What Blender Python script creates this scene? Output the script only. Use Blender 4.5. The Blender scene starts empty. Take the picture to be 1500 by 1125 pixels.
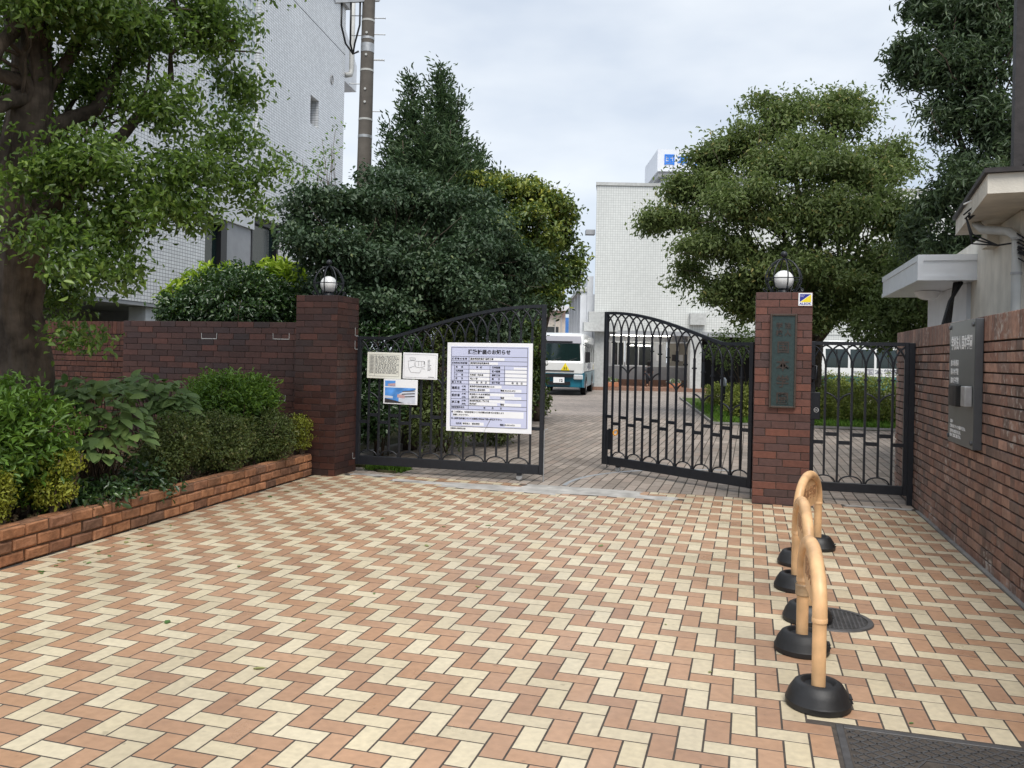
import bpy, math, random
import numpy as np
from mathutils import Vector, Matrix, Euler

# ------------------------------------------------------------------ camera, world, sun
SC = bpy.context.scene
COL = SC.collection
F_PX, V0, ROLL, YAW, EYE = 1213.0, -40.0, 0.021, 0.279, 1.5      # solved from the paving grid (1500 x 1125 photo)
cam_d = bpy.data.cameras.new('camera')
cam = bpy.data.objects.new('camera', cam_d); COL.objects.link(cam)
cam_d.sensor_width = 36.0
cam_d.lens = F_PX / 1500 * 36.0
cam_d.shift_y = V0 / 1500
cam_d.shift_x = -0.84 / 1500
cam_d.clip_end = 800
cam.matrix_world = (Matrix.Translation((0, 0, EYE)) @ Matrix.Rotation(YAW, 4, 'Z')
                    @ Matrix.Rotation(math.pi / 2, 4, 'X') @ Matrix.Rotation(ROLL, 4, 'Z'))
SC.camera = cam
SC.view_settings.view_transform = 'Standard'
SC.view_settings.look = 'None'
SC.view_settings.exposure = 0.78
SC.view_settings.gamma = 1.0
SC.view_settings.use_curve_mapping = False

SUN_EL, SUN_AZ = math.radians(58), math.radians(158)             # azimuth from +Y towards +X
world = bpy.data.worlds.new('World'); SC.world = world; world.use_nodes = True
wt = world.node_tree; wt.nodes.clear()
wo = wt.nodes.new('ShaderNodeOutputWorld')
sky = wt.nodes.new('ShaderNodeTexSky'); sky.sky_type = 'NISHITA'; sky.sun_disc = False
sky.sun_elevation = SUN_EL; sky.sun_rotation = SUN_AZ
bg1 = wt.nodes.new('ShaderNodeBackground'); bg1.inputs[1].default_value = 0.08
wt.links.new(sky.outputs[0], bg1.inputs[0])
tc = wt.nodes.new('ShaderNodeTexCoord')
mp = wt.nodes.new('ShaderNodeMapping'); mp.inputs['Scale'].default_value = (1.0, 1.0, 2.6)
mp.inputs['Location'].default_value = (0.35, 0.1, 0.2)
wt.links.new(tc.outputs['Generated'], mp.inputs[0])
nz = wt.nodes.new('ShaderNodeTexNoise'); nz.inputs['Scale'].default_value = 2.3
nz.inputs['Detail'].default_value = 5; nz.inputs['Roughness'].default_value = 0.5
wt.links.new(mp.outputs[0], nz.inputs['Vector'])
rp = wt.nodes.new('ShaderNodeValToRGB')
rp.color_ramp.elements[0].position = 0.34; rp.color_ramp.elements[0].color = (0.36, 0.415, 0.50, 1)
rp.color_ramp.elements[1].position = 0.66; rp.color_ramp.elements[1].color = (0.59, 0.62, 0.65, 1)
wt.links.new(nz.outputs[0], rp.inputs[0])
bg2 = wt.nodes.new('ShaderNodeBackground'); bg2.inputs[1].default_value = 1.0
wt.links.new(rp.outputs[0], bg2.inputs[0])
mx = wt.nodes.new('ShaderNodeMixShader'); mx.inputs[0].default_value = 0.85
wt.links.new(bg1.outputs[0], mx.inputs[1]); wt.links.new(bg2.outputs[0], mx.inputs[2])
wt.links.new(mx.outputs[0], wo.inputs[0])

sd = bpy.data.lights.new('sun', 'SUN'); sd.energy = 2.0; sd.angle = math.radians(35); sd.color = (1.0, 0.96, 0.9)
sun = bpy.data.objects.new('sun', sd); COL.objects.link(sun)
_sv = Vector((math.sin(SUN_AZ) * math.cos(SUN_EL), math.cos(SUN_AZ) * math.cos(SUN_EL), math.sin(SUN_EL)))
sun.rotation_euler = _sv.to_track_quat('Z', 'Y').to_euler(); sun.location = (0, 0, 40)

# ------------------------------------------------------------------ pixel helpers (a pixel gives a direction only)
CR, SR = math.cos(ROLL), math.sin(ROLL); CT, ST = math.cos(YAW), math.sin(YAW)
def ray(x, y):
    U, V = x - 750, y - 562.5
    u = U * CR + V * SR; v = -U * SR + V * CR - V0
    X, Z = u / F_PX, -v / F_PX
    return Vector((X * CT - ST, X * ST + CT, Z))
def G(x, y, z=0.0):
    r = ray(x, y); t = (z - EYE) / r.z
    return Vector((r.x * t, r.y * t, z))
def onY(x, y, Y):
    r = ray(x, y); t = Y / r.y; return Vector((r.x * t, Y, EYE + r.z * t))
def onX(x, y, X):
    r = ray(x, y); t = X / r.x; return Vector((X, r.y * t, EYE + r.z * t))
def at(x, y, d):
    r = ray(x, y); n = math.hypot(r.x, r.y); return Vector((r.x * d / n, r.y * d / n, EYE + r.z * d / n))
def cf(X, Y, z=0.0):            # camera-aligned ground frame -> site frame
    return Vector((X * CT - Y * ST, X * ST + Y * CT, z))
def depth(p): return -p[0] * ST + p[1] * CT

# ------------------------------------------------------------------ materials
MATS = {}
def _n(t, k): return t.nodes.new(k)
def mat(name, col, rough=0.6, spec=0.4, var=0.12, scale=14.0, bump=0.0, bscale=120.0, metal=0.0, ramp=None,
        big=0.0, bigscale=0.8, coat=0.0, emit=None, estr=1.0, rvar=0.0, streak=0.0, efflo=0.0, lane=0.0, bstretch=None):
    m = bpy.data.materials.new(name); m.use_nodes = True; t = m.node_tree; L = t.links
    p = t.nodes['Principled BSDF']
    p.inputs['Roughness'].default_value = rough
    p.inputs['Metallic'].default_value = metal
    p.inputs['Specular IOR Level'].default_value = spec
    if coat: p.inputs['Coat Weight'].default_value = coat; p.inputs['Coat Roughness'].default_value = 0.12
    if emit: p.inputs['Emission Color'].default_value = (*emit, 1); p.inputs['Emission Strength'].default_value = estr
    geo = _n(t, 'ShaderNodeNewGeometry')
    if ramp:
        oi = _n(t, 'ShaderNodeObjectInfo'); at_ = _n(t, 'ShaderNodeAttribute'); at_.attribute_name = 'tint'
        ad = _n(t, 'ShaderNodeMath'); ad.operation = 'ADD'
        L.new(oi.outputs['Random'], ad.inputs[0]); L.new(at_.outputs['Fac'], ad.inputs[1])
        fr = _n(t, 'ShaderNodeMath'); fr.operation = 'FRACT'; L.new(ad.outputs[0], fr.inputs[0])
        cr = _n(t, 'ShaderNodeValToRGB'); el = cr.color_ramp.elements
        while len(el) < len(ramp): el.new(0.5)
        for e, (pos, c) in zip(el, ramp): e.position = pos; e.color = (*c, 1)
        L.new(fr.outputs[0], cr.inputs[0]); out = cr.outputs[0]
    else:
        rgb = _n(t, 'ShaderNodeRGB'); rgb.outputs[0].default_value = (*col, 1); out = rgb.outputs[0]
    def mul(o, sc, lo, hi, det=4.0, stretch=None):
        nz = _n(t, 'ShaderNodeTexNoise'); nz.inputs['Scale'].default_value = sc; nz.inputs['Detail'].default_value = det
        src = geo.outputs['Position']
        if stretch:
            mpn = _n(t, 'ShaderNodeMapping'); mpn.inputs['Scale'].default_value = stretch
            L.new(src, mpn.inputs[0]); src = mpn.outputs[0]
        L.new(src, nz.inputs['Vector'])
        mr = _n(t, 'ShaderNodeMapRange'); mr.inputs[1].default_value = 0.3; mr.inputs[2].default_value = 0.7
        mr.inputs[3].default_value = lo; mr.inputs[4].default_value = hi; L.new(nz.outputs[0], mr.inputs[0])
        vm = _n(t, 'ShaderNodeVectorMath'); vm.operation = 'SCALE'
        L.new(o, vm.inputs[0]); L.new(mr.outputs[0], vm.inputs['Scale']); return vm.outputs[0]
    if var: out = mul(out, scale, 1 - var, 1 + var)
    if big: out = mul(out, bigscale, 1 - big, 1 + big * 0.4, 6.0)
    if streak: out = mul(out, 5.0, 1 - streak, 1 + streak * .3, 5.0, (1.0, 1.0, 0.08))
    if lane:                                             # worn wheel tracks along the drive, small dark spots
        out = mul(out, 1.5, 1 - lane, 1.02, 4.0, (1.0, .10, 1.0)); out = mul(out, 60.0, 1.0, 1.0, 2.0)
        n3 = _n(t, 'ShaderNodeTexNoise'); n3.inputs['Scale'].default_value = 17.0; n3.inputs['Detail'].default_value = 2; L.new(geo.outputs['Position'], n3.inputs['Vector'])
        m3 = _n(t, 'ShaderNodeMapRange'); m3.inputs[1].default_value = .70; m3.inputs[2].default_value = .76; m3.inputs[3].default_value = 1.0; m3.inputs[4].default_value = .72; L.new(n3.outputs[0], m3.inputs[0])
        v3 = _n(t, 'ShaderNodeVectorMath'); v3.operation = 'SCALE'; L.new(out, v3.inputs[0]); L.new(m3.outputs[0], v3.inputs['Scale']); out = v3.outputs[0]
    if efflo:                                            # pale salt bloom in patches
        n1 = _n(t, 'ShaderNodeTexNoise'); n1.inputs['Scale'].default_value = 1.3; n1.inputs['Detail'].default_value = 3; L.new(geo.outputs['Position'], n1.inputs['Vector'])
        n2 = _n(t, 'ShaderNodeTexNoise'); n2.inputs['Scale'].default_value = 21.0; n2.inputs['Detail'].default_value = 6; L.new(geo.outputs['Position'], n2.inputs['Vector'])
        sm = _n(t, 'ShaderNodeMath'); sm.operation = 'MULTIPLY'; L.new(n1.outputs[0], sm.inputs[0]); L.new(n2.outputs[0], sm.inputs[1])
        mr = _n(t, 'ShaderNodeMapRange'); mr.inputs[1].default_value = .31; mr.inputs[2].default_value = .42; mr.inputs[4].default_value = efflo; L.new(sm.outputs[0], mr.inputs[0])
        mc = _n(t, 'ShaderNodeMix'); mc.data_type = 'RGBA'; L.new(mr.outputs[0], mc.inputs[0]); L.new(out, mc.inputs[6]); mc.inputs[7].default_value = (.52, .48, .44, 1); out = mc.outputs[2]
    L.new(out, p.inputs['Base Color'])
    if rvar:
        nz = _n(t, 'ShaderNodeTexNoise'); nz.inputs['Scale'].default_value = 3.0; nz.inputs['Detail'].default_value = 5
        L.new(geo.outputs['Position'], nz.inputs['Vector'])
        mr = _n(t, 'ShaderNodeMapRange'); mr.inputs[1].default_value = .3; mr.inputs[2].default_value = .7
        mr.inputs[3].default_value = max(.05, rough - rvar); mr.inputs[4].default_value = rough + rvar
        L.new(nz.outputs[0], mr.inputs[0]); L.new(mr.outputs[0], p.inputs['Roughness'])
    if bump:
        nz = _n(t, 'ShaderNodeTexNoise'); nz.inputs['Scale'].default_value = bscale; nz.inputs['Detail'].default_value = 5
        if bstretch:
            mb_ = _n(t, 'ShaderNodeMapping'); mb_.inputs['Scale'].default_value = bstretch; L.new(geo.outputs['Position'], mb_.inputs[0]); L.new(mb_.outputs[0], nz.inputs['Vector'])
        else: L.new(geo.outputs['Position'], nz.inputs['Vector'])
        bp = _n(t, 'ShaderNodeBump'); bp.inputs['Strength'].default_value = bump; bp.inputs['Distance'].default_value = 0.05 if bstretch else 0.01
        L.new(nz.outputs[0], bp.inputs['Height']); L.new(bp.outputs[0], p.inputs['Normal'])
    MATS[name] = m
    return m

def leafmat(name, ramp, rough=0.45, spec=0.45, trans=0.35, tcol=(0.25, 0.4, 0.06)):
    """leaf: glossy front, some light passing through; tint is a random number per leaf"""
    m = bpy.data.materials.new(name); m.use_nodes = True; t = m.node_tree; L = t.links
    p = t.nodes['Principled BSDF']; p.inputs['Roughness'].default_value = rough; p.inputs['Specular IOR Level'].default_value = spec
    a = _n(t, 'ShaderNodeAttribute'); a.attribute_name = 'tint'
    oi = _n(t, 'ShaderNodeObjectInfo')
    ad = _n(t, 'ShaderNodeMath'); ad.operation = 'ADD'; L.new(a.outputs['Fac'], ad.inputs[0])
    mm = _n(t, 'ShaderNodeMath'); mm.operation = 'MULTIPLY'; mm.inputs[1].default_value = 0.15
    L.new(oi.outputs['Random'], mm.inputs[0]); L.new(mm.outputs[0], ad.inputs[1])
    cr = _n(t, 'ShaderNodeValToRGB'); el = cr.color_ramp.elements
    while len(el) < len(ramp): el.new(0.5)
    for e, (pos, c) in zip(el, ramp): e.position = pos; e.color = (*c, 1)
    L.new(ad.outputs[0], cr.inputs[0]); L.new(cr.outputs[0], p.inputs['Base Color'])
    tr = _n(t, 'ShaderNodeBsdfTranslucent')
    mixc = _n(t, 'ShaderNodeMix'); mixc.data_type = 'RGBA'; mixc.inputs[0].default_value = 0.5
    L.new(cr.outputs[0], mixc.inputs[6]); mixc.inputs[7].default_value = (*tcol, 1)
    L.new(mixc.outputs[2], tr.inputs[0])
    ms = _n(t, 'ShaderNodeMixShader'); ms.inputs[0].default_value = trans
    L.new(p.outputs[0], ms.inputs[1]); L.new(tr.outputs[0], ms.inputs[2])
    L.new(ms.outputs[0], t.nodes['Material Output'].inputs[0])
    MATS[name] = m; return m

def tilemat(name, tile, grout, pw, ph, gap, rough=0.35, spec=0.5, var=0.08, plane='xz', frame=None):
    """small square wall tiles far away: procedural grid in world metres along a given wall direction"""
    m = bpy.data.materials.new(name); m.use_nodes = True; t = m.node_tree; L = t.links
    p = t.nodes['Principled BSDF']; p.inputs['Roughness'].default_value = rough; p.inputs['Specular IOR Level'].default_value = spec
    tc = _n(t, 'ShaderNodeTexCoord'); sx = _n(t, 'ShaderNodeSeparateXYZ'); L.new(tc.outputs['Object'], sx.inputs[0])
    ge = _n(t, 'ShaderNodeNewGeometry'); vt = _n(t, 'ShaderNodeVectorTransform'); vt.vector_type = 'NORMAL'
    vt.convert_from = 'WORLD'; vt.convert_to = 'OBJECT'; L.new(ge.outputs['Normal'], vt.inputs[0])
    sn = _n(t, 'ShaderNodeSeparateXYZ'); L.new(vt.outputs[0], sn.inputs[0])
    ab = _n(t, 'ShaderNodeMath'); ab.operation = 'ABSOLUTE'; L.new(sn.outputs[0], ab.inputs[0])
    gt = _n(t, 'ShaderNodeMath'); gt.operation = 'GREATER_THAN'; gt.inputs[1].default_value = 0.5; L.new(ab.outputs[0], gt.inputs[0])
    mu = _n(t, 'ShaderNodeMix'); mu.data_type = 'FLOAT'; L.new(gt.outputs[0], mu.inputs[0]); L.new(sx.outputs[0], mu.inputs[2]); L.new(sx.outputs[1], mu.inputs[3])
    def grid(o, pitch):
        d = _n(t, 'ShaderNodeMath'); d.operation = 'DIVIDE'; d.inputs[1].default_value = pitch; L.new(o, d.inputs[0])
        f = _n(t, 'ShaderNodeMath'); f.operation = 'FRACT'; L.new(d.outputs[0], f.inputs[0])
        fl = _n(t, 'ShaderNodeMath'); fl.operation = 'FLOOR'; L.new(d.outputs[0], fl.inputs[0])
        g = _n(t, 'ShaderNodeMath'); g.operation = 'LESS_THAN'; g.inputs[1].default_value = gap / pitch; L.new(f.outputs[0], g.inputs[0])
        return g.outputs[0], fl.outputs[0]
    gu, fu = grid(mu.outputs[0], pw); gv, fv = grid(sx.outputs[2], ph)
    mxm = _n(t, 'ShaderNodeMath'); mxm.operation = 'MAXIMUM'; L.new(gu, mxm.inputs[0]); L.new(gv, mxm.inputs[1])
    cb = _n(t, 'ShaderNodeCombineXYZ'); L.new(fu, cb.inputs[0]); L.new(fv, cb.inputs[1])
    wn = _n(t, 'ShaderNodeTexWhiteNoise'); wn.noise_dimensions = '3D'; L.new(cb.outputs[0], wn.inputs[0])
    mr = _n(t, 'ShaderNodeMapRange'); mr.inputs[3].default_value = 1 - var; mr.inputs[4].default_value = 1.0; L.new(wn.outputs[0], mr.inputs[0])
    nz = _n(t, 'ShaderNodeTexNoise'); nz.inputs['Scale'].default_value = 0.5; nz.inputs['Detail'].default_value = 6
    mp_ = _n(t, 'ShaderNodeMapping'); mp_.inputs['Scale'].default_value = (1, 1, .3); L.new(tc.outputs['Object'], mp_.inputs[0]); L.new(mp_.outputs[0], nz.inputs[0])
    m2 = _n(t, 'ShaderNodeMapRange'); m2.inputs[1].default_value = .3; m2.inputs[2].default_value = .7; m2.inputs[3].default_value = .9; m2.inputs[4].default_value = 1.03; L.new(nz.outputs[0], m2.inputs[0])
    mm = _n(t, 'ShaderNodeMath'); mm.operation = 'MULTIPLY'; L.new(mr.outputs[0], mm.inputs[0]); L.new(m2.outputs[0], mm.inputs[1])
    c1 = _n(t, 'ShaderNodeRGB'); c1.outputs[0].default_value = (*tile, 1)
    vs = _n(t, 'ShaderNodeVectorMath'); vs.operation = 'SCALE'; L.new(c1.outputs[0], vs.inputs[0]); L.new(mm.outputs[0], vs.inputs['Scale'])
    mc = _n(t, 'ShaderNodeMix'); mc.data_type = 'RGBA'; L.new(mxm.outputs[0], mc.inputs[0]); L.new(vs.outputs[0], mc.inputs[6]); mc.inputs[7].default_value = (*grout, 1)
    L.new(mc.outputs[2], p.inputs['Base Color'])
    bp = _n(t, 'ShaderNodeBump'); bp.inputs['Strength'].default_value = .4; bp.inputs['Distance'].default_value = .004; bp.invert = True
    L.new(mxm.outputs[0], bp.inputs['Height']); L.new(bp.outputs[0], p.inputs['Normal'])
    MATS[name] = m; return m

def glassmat(name, col, rough=0.06):
    m = bpy.data.materials.new(name); m.use_nodes = True; p = m.node_tree.nodes['Principled BSDF']
    p.inputs['Base Color'].default_value = (*col, 1); p.inputs['Roughness'].default_value = rough
    p.inputs['Specular IOR Level'].default_value = 0.7; MATS[name] = m; return m

# ------------------------------------------------------------------ mesh building
class MB:
    def __init__(s): s.v = []; s.f = []; s.m = []
    def add(s, vs, fs, mi=0):
        o = len(s.v); s.v += [tuple(v) for v in vs]; s.f += [tuple(i + o for i in f) for f in fs]; s.m += [mi] * len(fs); return s
    def box(s, x0, x1, y0, y1, z0, z1, mi=0, b=0.0):
        if b <= 0:
            v = [(x, y, z) for z in (z0, z1) for y in (y0, y1) for x in (x0, x1)]
            return s.add(v, [(0, 2, 3, 1), (4, 5, 7, 6), (0, 1, 5, 4), (2, 6, 7, 3), (0, 4, 6, 2), (1, 3, 7, 5)], mi)
        # chamfered box
        X, Y, Z = (x0, x1), (y0, y1), (z0, z1); v = []; idx = {}
        for a in (0, 1):
            for c in (0, 1):
                for d in (0, 1):
                    sx, sy, sz = (b if a == 0 else -b), (b if c == 0 else -b), (b if d == 0 else -b)
                    idx[a, c, d, 0] = len(v); v.append((X[a], Y[c] + sy, Z[d] + sz))
                    idx[a, c, d, 1] = len(v); v.append((X[a] + sx, Y[c], Z[d] + sz))
                    idx[a, c, d, 2] = len(v); v.append((X[a] + sx, Y[c] + sy, Z[d]))
        I = idx; f = []
        for a in (0, 1):
            q = [I[a, 0, 0, 0], I[a, 1, 0, 0], I[a, 1, 1, 0], I[a, 0, 1, 0]]; f.append(q if a else q[::-1])
            q = [I[0, a, 0, 1], I[1, a, 0, 1], I[1, a, 1, 1], I[0, a, 1, 1]]; f.append(q[::-1] if a else q)
            q = [I[0, 0, a, 2], I[1, 0, a, 2], I[1, 1, a, 2], I[0, 1, a, 2]]; f.append(q if a else q[::-1])
        for a in (0, 1):
            for c in (0, 1):
                q = [I[a, c, 0, 0], I[a, c, 1, 0], I[a, c, 1, 1], I[a, c, 0, 1]]; f.append(q if (a + c) % 2 else q[::-1])
                q = [I[a, 0, c, 0], I[a, 1, c, 0], I[a, 1, c, 2], I[a, 0, c, 2]]; f.append(q[::-1] if (a + c) % 2 else q)
                q = [I[0, a, c, 1], I[1, a, c, 1], I[1, a, c, 2], I[0, a, c, 2]]; f.append(q if (a + c) % 2 else q[::-1])
                for d in (0, 1):
                    q = [I[a, c, d, 0], I[a, c, d, 1], I[a, c, d, 2]]; f.append(q if (a + c + d) % 2 else q[::-1])
        return s.add(v, f, mi)
    def tube(s, pts, r, n=8, mi=0, cap=True, closed=False):
        pts = [Vector(p) for p in pts]; rs = r if isinstance(r, (list, tuple)) else [r] * len(pts); k = len(pts); vs = []
        up = Vector((0, 0, 1)); prev = None
        for i, p in enumerate(pts):
            if closed: d = pts[(i + 1) % k] - pts[i - 1]
            else: d = pts[min(i + 1, k - 1)] - pts[max(i - 1, 0)]
            d.normalize()
            if prev is None:
                a = d.cross(up)
                if a.length < 0.05: a = d.cross(Vector((0, 1, 0)))
            else:
                a = prev - d * prev.dot(d)
                if a.length < 1e-4: a = d.cross(up)
            a.normalize(); prev = a; c = d.cross(a)
            off = math.pi / n if n == 4 else 0
            for j in range(n):
                t = 2 * math.pi * j / n + off; vs.append(p + (a * math.cos(t) + c * math.sin(t)) * rs[i])
        f = []
        for i in range(k if closed else k - 1):
            i2 = (i + 1) % k
            for j in range(n):
                f.append((i * n + j, i * n + (j + 1) % n, i2 * n + (j + 1) % n, i2 * n + j))
        if cap and not closed: f.append(tuple(range(n))[::-1]); f.append(tuple(range((k - 1) * n, k * n)))
        return s.add(vs, f, mi)
    def lathe(s, prof, n=24, c=(0, 0, 0), mi=0):
        vs = []; f = []; k = len(prof)
        for r, z in prof:
            for j in range(n):
                t = 2 * math.pi * j / n; vs.append((c[0] + r * math.cos(t), c[1] + r * math.sin(t), c[2] + z))
        for i in range(k - 1):
            for j in range(n): f.append((i * n + j, i * n + (j + 1) % n, (i + 1) * n + (j + 1) % n, (i + 1) * n + j))
        return s.add(vs, f, mi)
    def prism(s, poly, z0, z1, mi=0):
        n = len(poly); v = [(x, y, z0) for x, y in poly] + [(x, y, z1) for x, y in poly]
        f = [tuple(range(n))[::-1], tuple(range(n, 2 * n))] + [(i, (i + 1) % n, n + (i + 1) % n, n + i) for i in range(n)]
        return s.add(v, f, mi)
    def poly(s, pts, mi=0): return s.add(pts, [tuple(range(len(pts)))], mi)
    def mesh(s, name, mats, smooth=False):
        me = bpy.data.meshes.new(name); me.from_pydata(s.v, [], s.f)
        for m in (mats if isinstance(mats, (list, tuple)) else [mats]): me.materials.append(MATS[m] if isinstance(m, str) else m)
        if any(s.m): me.polygons.foreach_set('material_index', s.m)
        if smooth is not False and smooth is not None:
            me.polygons.foreach_set('use_smooth', [True] * len(s.f))
            if smooth is not True:
                try: me.set_sharp_from_angle(angle=math.radians(smooth))
                except Exception: pass
        me.update(); return me
    def build(s, name, mats, parent=None, smooth=False, loc=None, rz=0.0):
        return link(name, s.mesh(name, mats, smooth), parent, loc, rz)

def link(name, data, parent=None, loc=None, rz=0.0):
    o = bpy.data.objects.new(name, data); COL.objects.link(o)
    if parent is not None: o.parent = parent
    if loc is not None: o.location = loc
    if rz: o.rotation_euler = (0, 0, rz)
    return o
def tag(o, label, cat, group=None):
    o['label'] = label; o['category'] = cat
    if group: o['group'] = group
    return o
def thing(name, label, cat, loc=(0, 0, 0), rz=0.0, group=None):
    o = link(name, None, None, loc, rz); o.empty_display_size = 0.1
    return tag(o, label, cat, group)
def struct(o): o['kind'] = 'structure'; return o

# bricks, tiles, pavers: shared chamfered piece, local x = length, y = width, z = outward
_pc = {}
def piece_v(l, w, d, c, wob=0.0, rng=None):
    a, b = l / 2, w / 2
    v = [(-a, -b, 0), (a, -b, 0), (a, b, 0), (-a, b, 0), (-a, -b, d - c), (a, -b, d - c), (a, b, d - c), (-a, b, d - c),
         (-a + c, -b + c, d), (a - c, -b + c, d), (a - c, b - c, d), (-a + c, b - c, d)]
    if wob: v = [(x + rng.uniform(-wob, wob), y + rng.uniform(-wob, wob), z + (rng.uniform(-wob, wob) if z > 0 else 0)) for x, y, z in v]
    return v
PF = [(0, 1, 5, 4), (1, 2, 6, 5), (2, 3, 7, 6), (3, 0, 4, 7), (4, 5, 9, 8), (5, 6, 10, 9), (6, 7, 11, 10), (7, 4, 8, 11), (8, 9, 10, 11)]
def piece_mesh(l, w, d, c, m, var=0, wob=0.0):
    k = (round(l, 3), round(w, 3), round(d, 4), c, m, var)
    if k not in _pc:
        b = MB(); b.add(piece_v(l, w, d, c, wob, random.Random(var * 77 + 5)), PF); _pc[k] = b.mesh('piece', m)
    return _pc[k]
ORI = {'up': ((1, 0, 0), (0, 1, 0), (0, 0, 1)), 'front': ((1, 0, 0), (0, 0, 1), (0, -1, 0)), 'back': ((-1, 0, 0), (0, 0, 1), (0, 1, 0)),
       'right': ((0, 1, 0), (0, 0, 1), (1, 0, 0)), 'left': ((0, -1, 0), (0, 0, 1), (-1, 0, 0))}
def omat(o):
    ax = ORI[o] if isinstance(o, str) else o
    return Matrix((ax[0], ax[1], ax[2])).transposed()
def score(p, l, w, R):
    c = Vector(p) - Vector((0, 0, EYE)); dd = depth(p)
    if dd < 0.5: return -1
    n = R @ Vector((0, 0, 1)); fac = -c.dot(n) / c.length
    if fac <= 0: return -0.5
    u = (c.x * CT + c.y * ST) / dd * F_PX; v = -c.z / dd * F_PX
    if not (-790 < u < 790 and -540 < v < 640): return -0.2
    return l * w * fac / (c.length ** 2)
def lay(parent, name, items, m, d, c, limit=300, wob=0.0, nvar=1, stuffname=None):
    """items: (pos, ori, l, w[, extra rotation in plane[, proud]])"""
    rows = []
    for it in items:
        pos, ori, l, w = it[:4]; R = omat(ori)
        if len(it) > 4 and it[4]: R = R @ Matrix.Rotation(it[4], 3, 'Z')
        if len(it) > 5: R = R @ Euler(it[5]).to_matrix()
        rows.append((score(pos, l, w, R), pos, R, l, w))
    rows.sort(key=lambda r: -r[0])
    off = parent.location.copy() if parent else Vector()
    rng = random.Random(len(items))
    for k, (s, pos, R, l, w) in enumerate(rows[:limit]):
        if s <= 0: rows_rest = rows[k:]; break
        o = bpy.data.objects.new(name, piece_mesh(l, w, d, c, m, k % nvar, wob)); COL.objects.link(o); o.parent = parent
        M4 = R.to_4x4(); M4.translation = Vector(pos) - off; o.matrix_basis = M4
    else: rows_rest = rows[limit:]
    if rows_rest:
        V = []; Fc = []; T = []
        for s, pos, R, l, w in rows_rest:
            o0 = len(V); p = Vector(pos) - off; t = rng.random()
            for v in piece_v(l, w, d, c, wob, rng): V.append(tuple(R @ Vector(v) + p)); T.append(t)
            Fc += [tuple(i + o0 for i in f) for f in PF]
        me = bpy.data.meshes.new(name); me.from_pydata(V, [], Fc); me.materials.append(MATS[m])
        a = me.attributes.new('tint', 'FLOAT', 'POINT'); a.data.foreach_set('value', T)
        o = link(stuffname or name, me, parent); o['kind'] = 'stuff'
    return rows

def text_mesh(s, size, m, align='CENTER', ext=0.0008, bold=0.0, sx=1.0):
    cu = bpy.data.curves.new('lettering', 'FONT'); cu.body = s; cu.size = size; cu.align_x = align; cu.align_y = 'CENTER'
    cu.extrude = ext; cu.offset = bold; cu.resolution_u = 2
    o = bpy.data.objects.new('lettering', cu); COL.objects.link(o)
    dg = bpy.context.evaluated_depsgraph_get(); dg.update()
    me = bpy.data.meshes.new_from_object(o.evaluated_get(dg)); bpy.data.objects.remove(o); bpy.data.curves.remove(cu)
    me.materials.clear(); me.materials.append(MATS[m])
    if sx != 1.0:
        for v in me.vertices: v.co.x *= sx
    return me
def lettering(s, size, m, parent, loc, face='front', align='CENTER', ext=0.0008, bold=0.0, sx=1.0, name='lettering'):
    o = link(name, text_mesh(s, size, m, align, ext, bold, sx), parent); M4 = omat(face).to_4x4(); M4.translation = Vector(loc); o.matrix_basis = M4
    return o

# ------------------------------------------------------------------ foliage
def leaf_mesh(name, P, N, A, S, asp, m, tint, fold=0.25, droop=0.15):
    """P centre, N facing normal, A axis direction, S length; six-point folded leaves"""
    n = len(P)
    A = A / (np.linalg.norm(A, axis=1, keepdims=True) + 1e-9)
    B = np.cross(N, A); B /= (np.linalg.norm(B, axis=1, keepdims=True) + 1e-9)
    Nn = np.cross(A, B)
    S = S[:, None]; W = S * asp
    base = P - A * S * .5; tip = P + A * S * .5 - Nn * S * droop
    l1 = P - A * S * .22 + B * W * .42 + Nn * W * fold; l2 = P + A * S * .16 + B * W * .46 + Nn * W * fold * .8
    r1 = P - A * S * .22 - B * W * .42 + Nn * W * fold; r2 = P + A * S * .16 - B * W * .46 + Nn * W * fold * .8
    V = np.stack([base, l1, l2, tip, r2, r1], 1).reshape(-1, 3)
    i = np.arange(n)[:, None] * 6
    Fq = np.concatenate([i + np.array([[0, 3, 2, 1]]), i + np.array([[0, 5, 4, 3]])], 1).reshape(-1)
    me = bpy.data.meshes.new(name)
    me.vertices.add(len(V)); me.vertices.foreach_set('co', V.astype(np.float32).ravel())
    me.loops.add(len(Fq)); me.loops.foreach_set('vertex_index', Fq.astype(np.int32))
    me.polygons.add(2 * n); me.polygons.foreach_set('loop_start', (np.arange(2 * n) * 4).astype(np.int32))
    me.polygons.foreach_set('loop_total', np.full(2 * n, 4, np.int32))
    me.materials.append(MATS[m])
    a = me.attributes.new('tint', 'FLOAT', 'POINT'); a.data.foreach_set('value', np.repeat(tint, 6).astype(np.float32))
    me.update(calc_edges=True); me.validate(); return me

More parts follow.
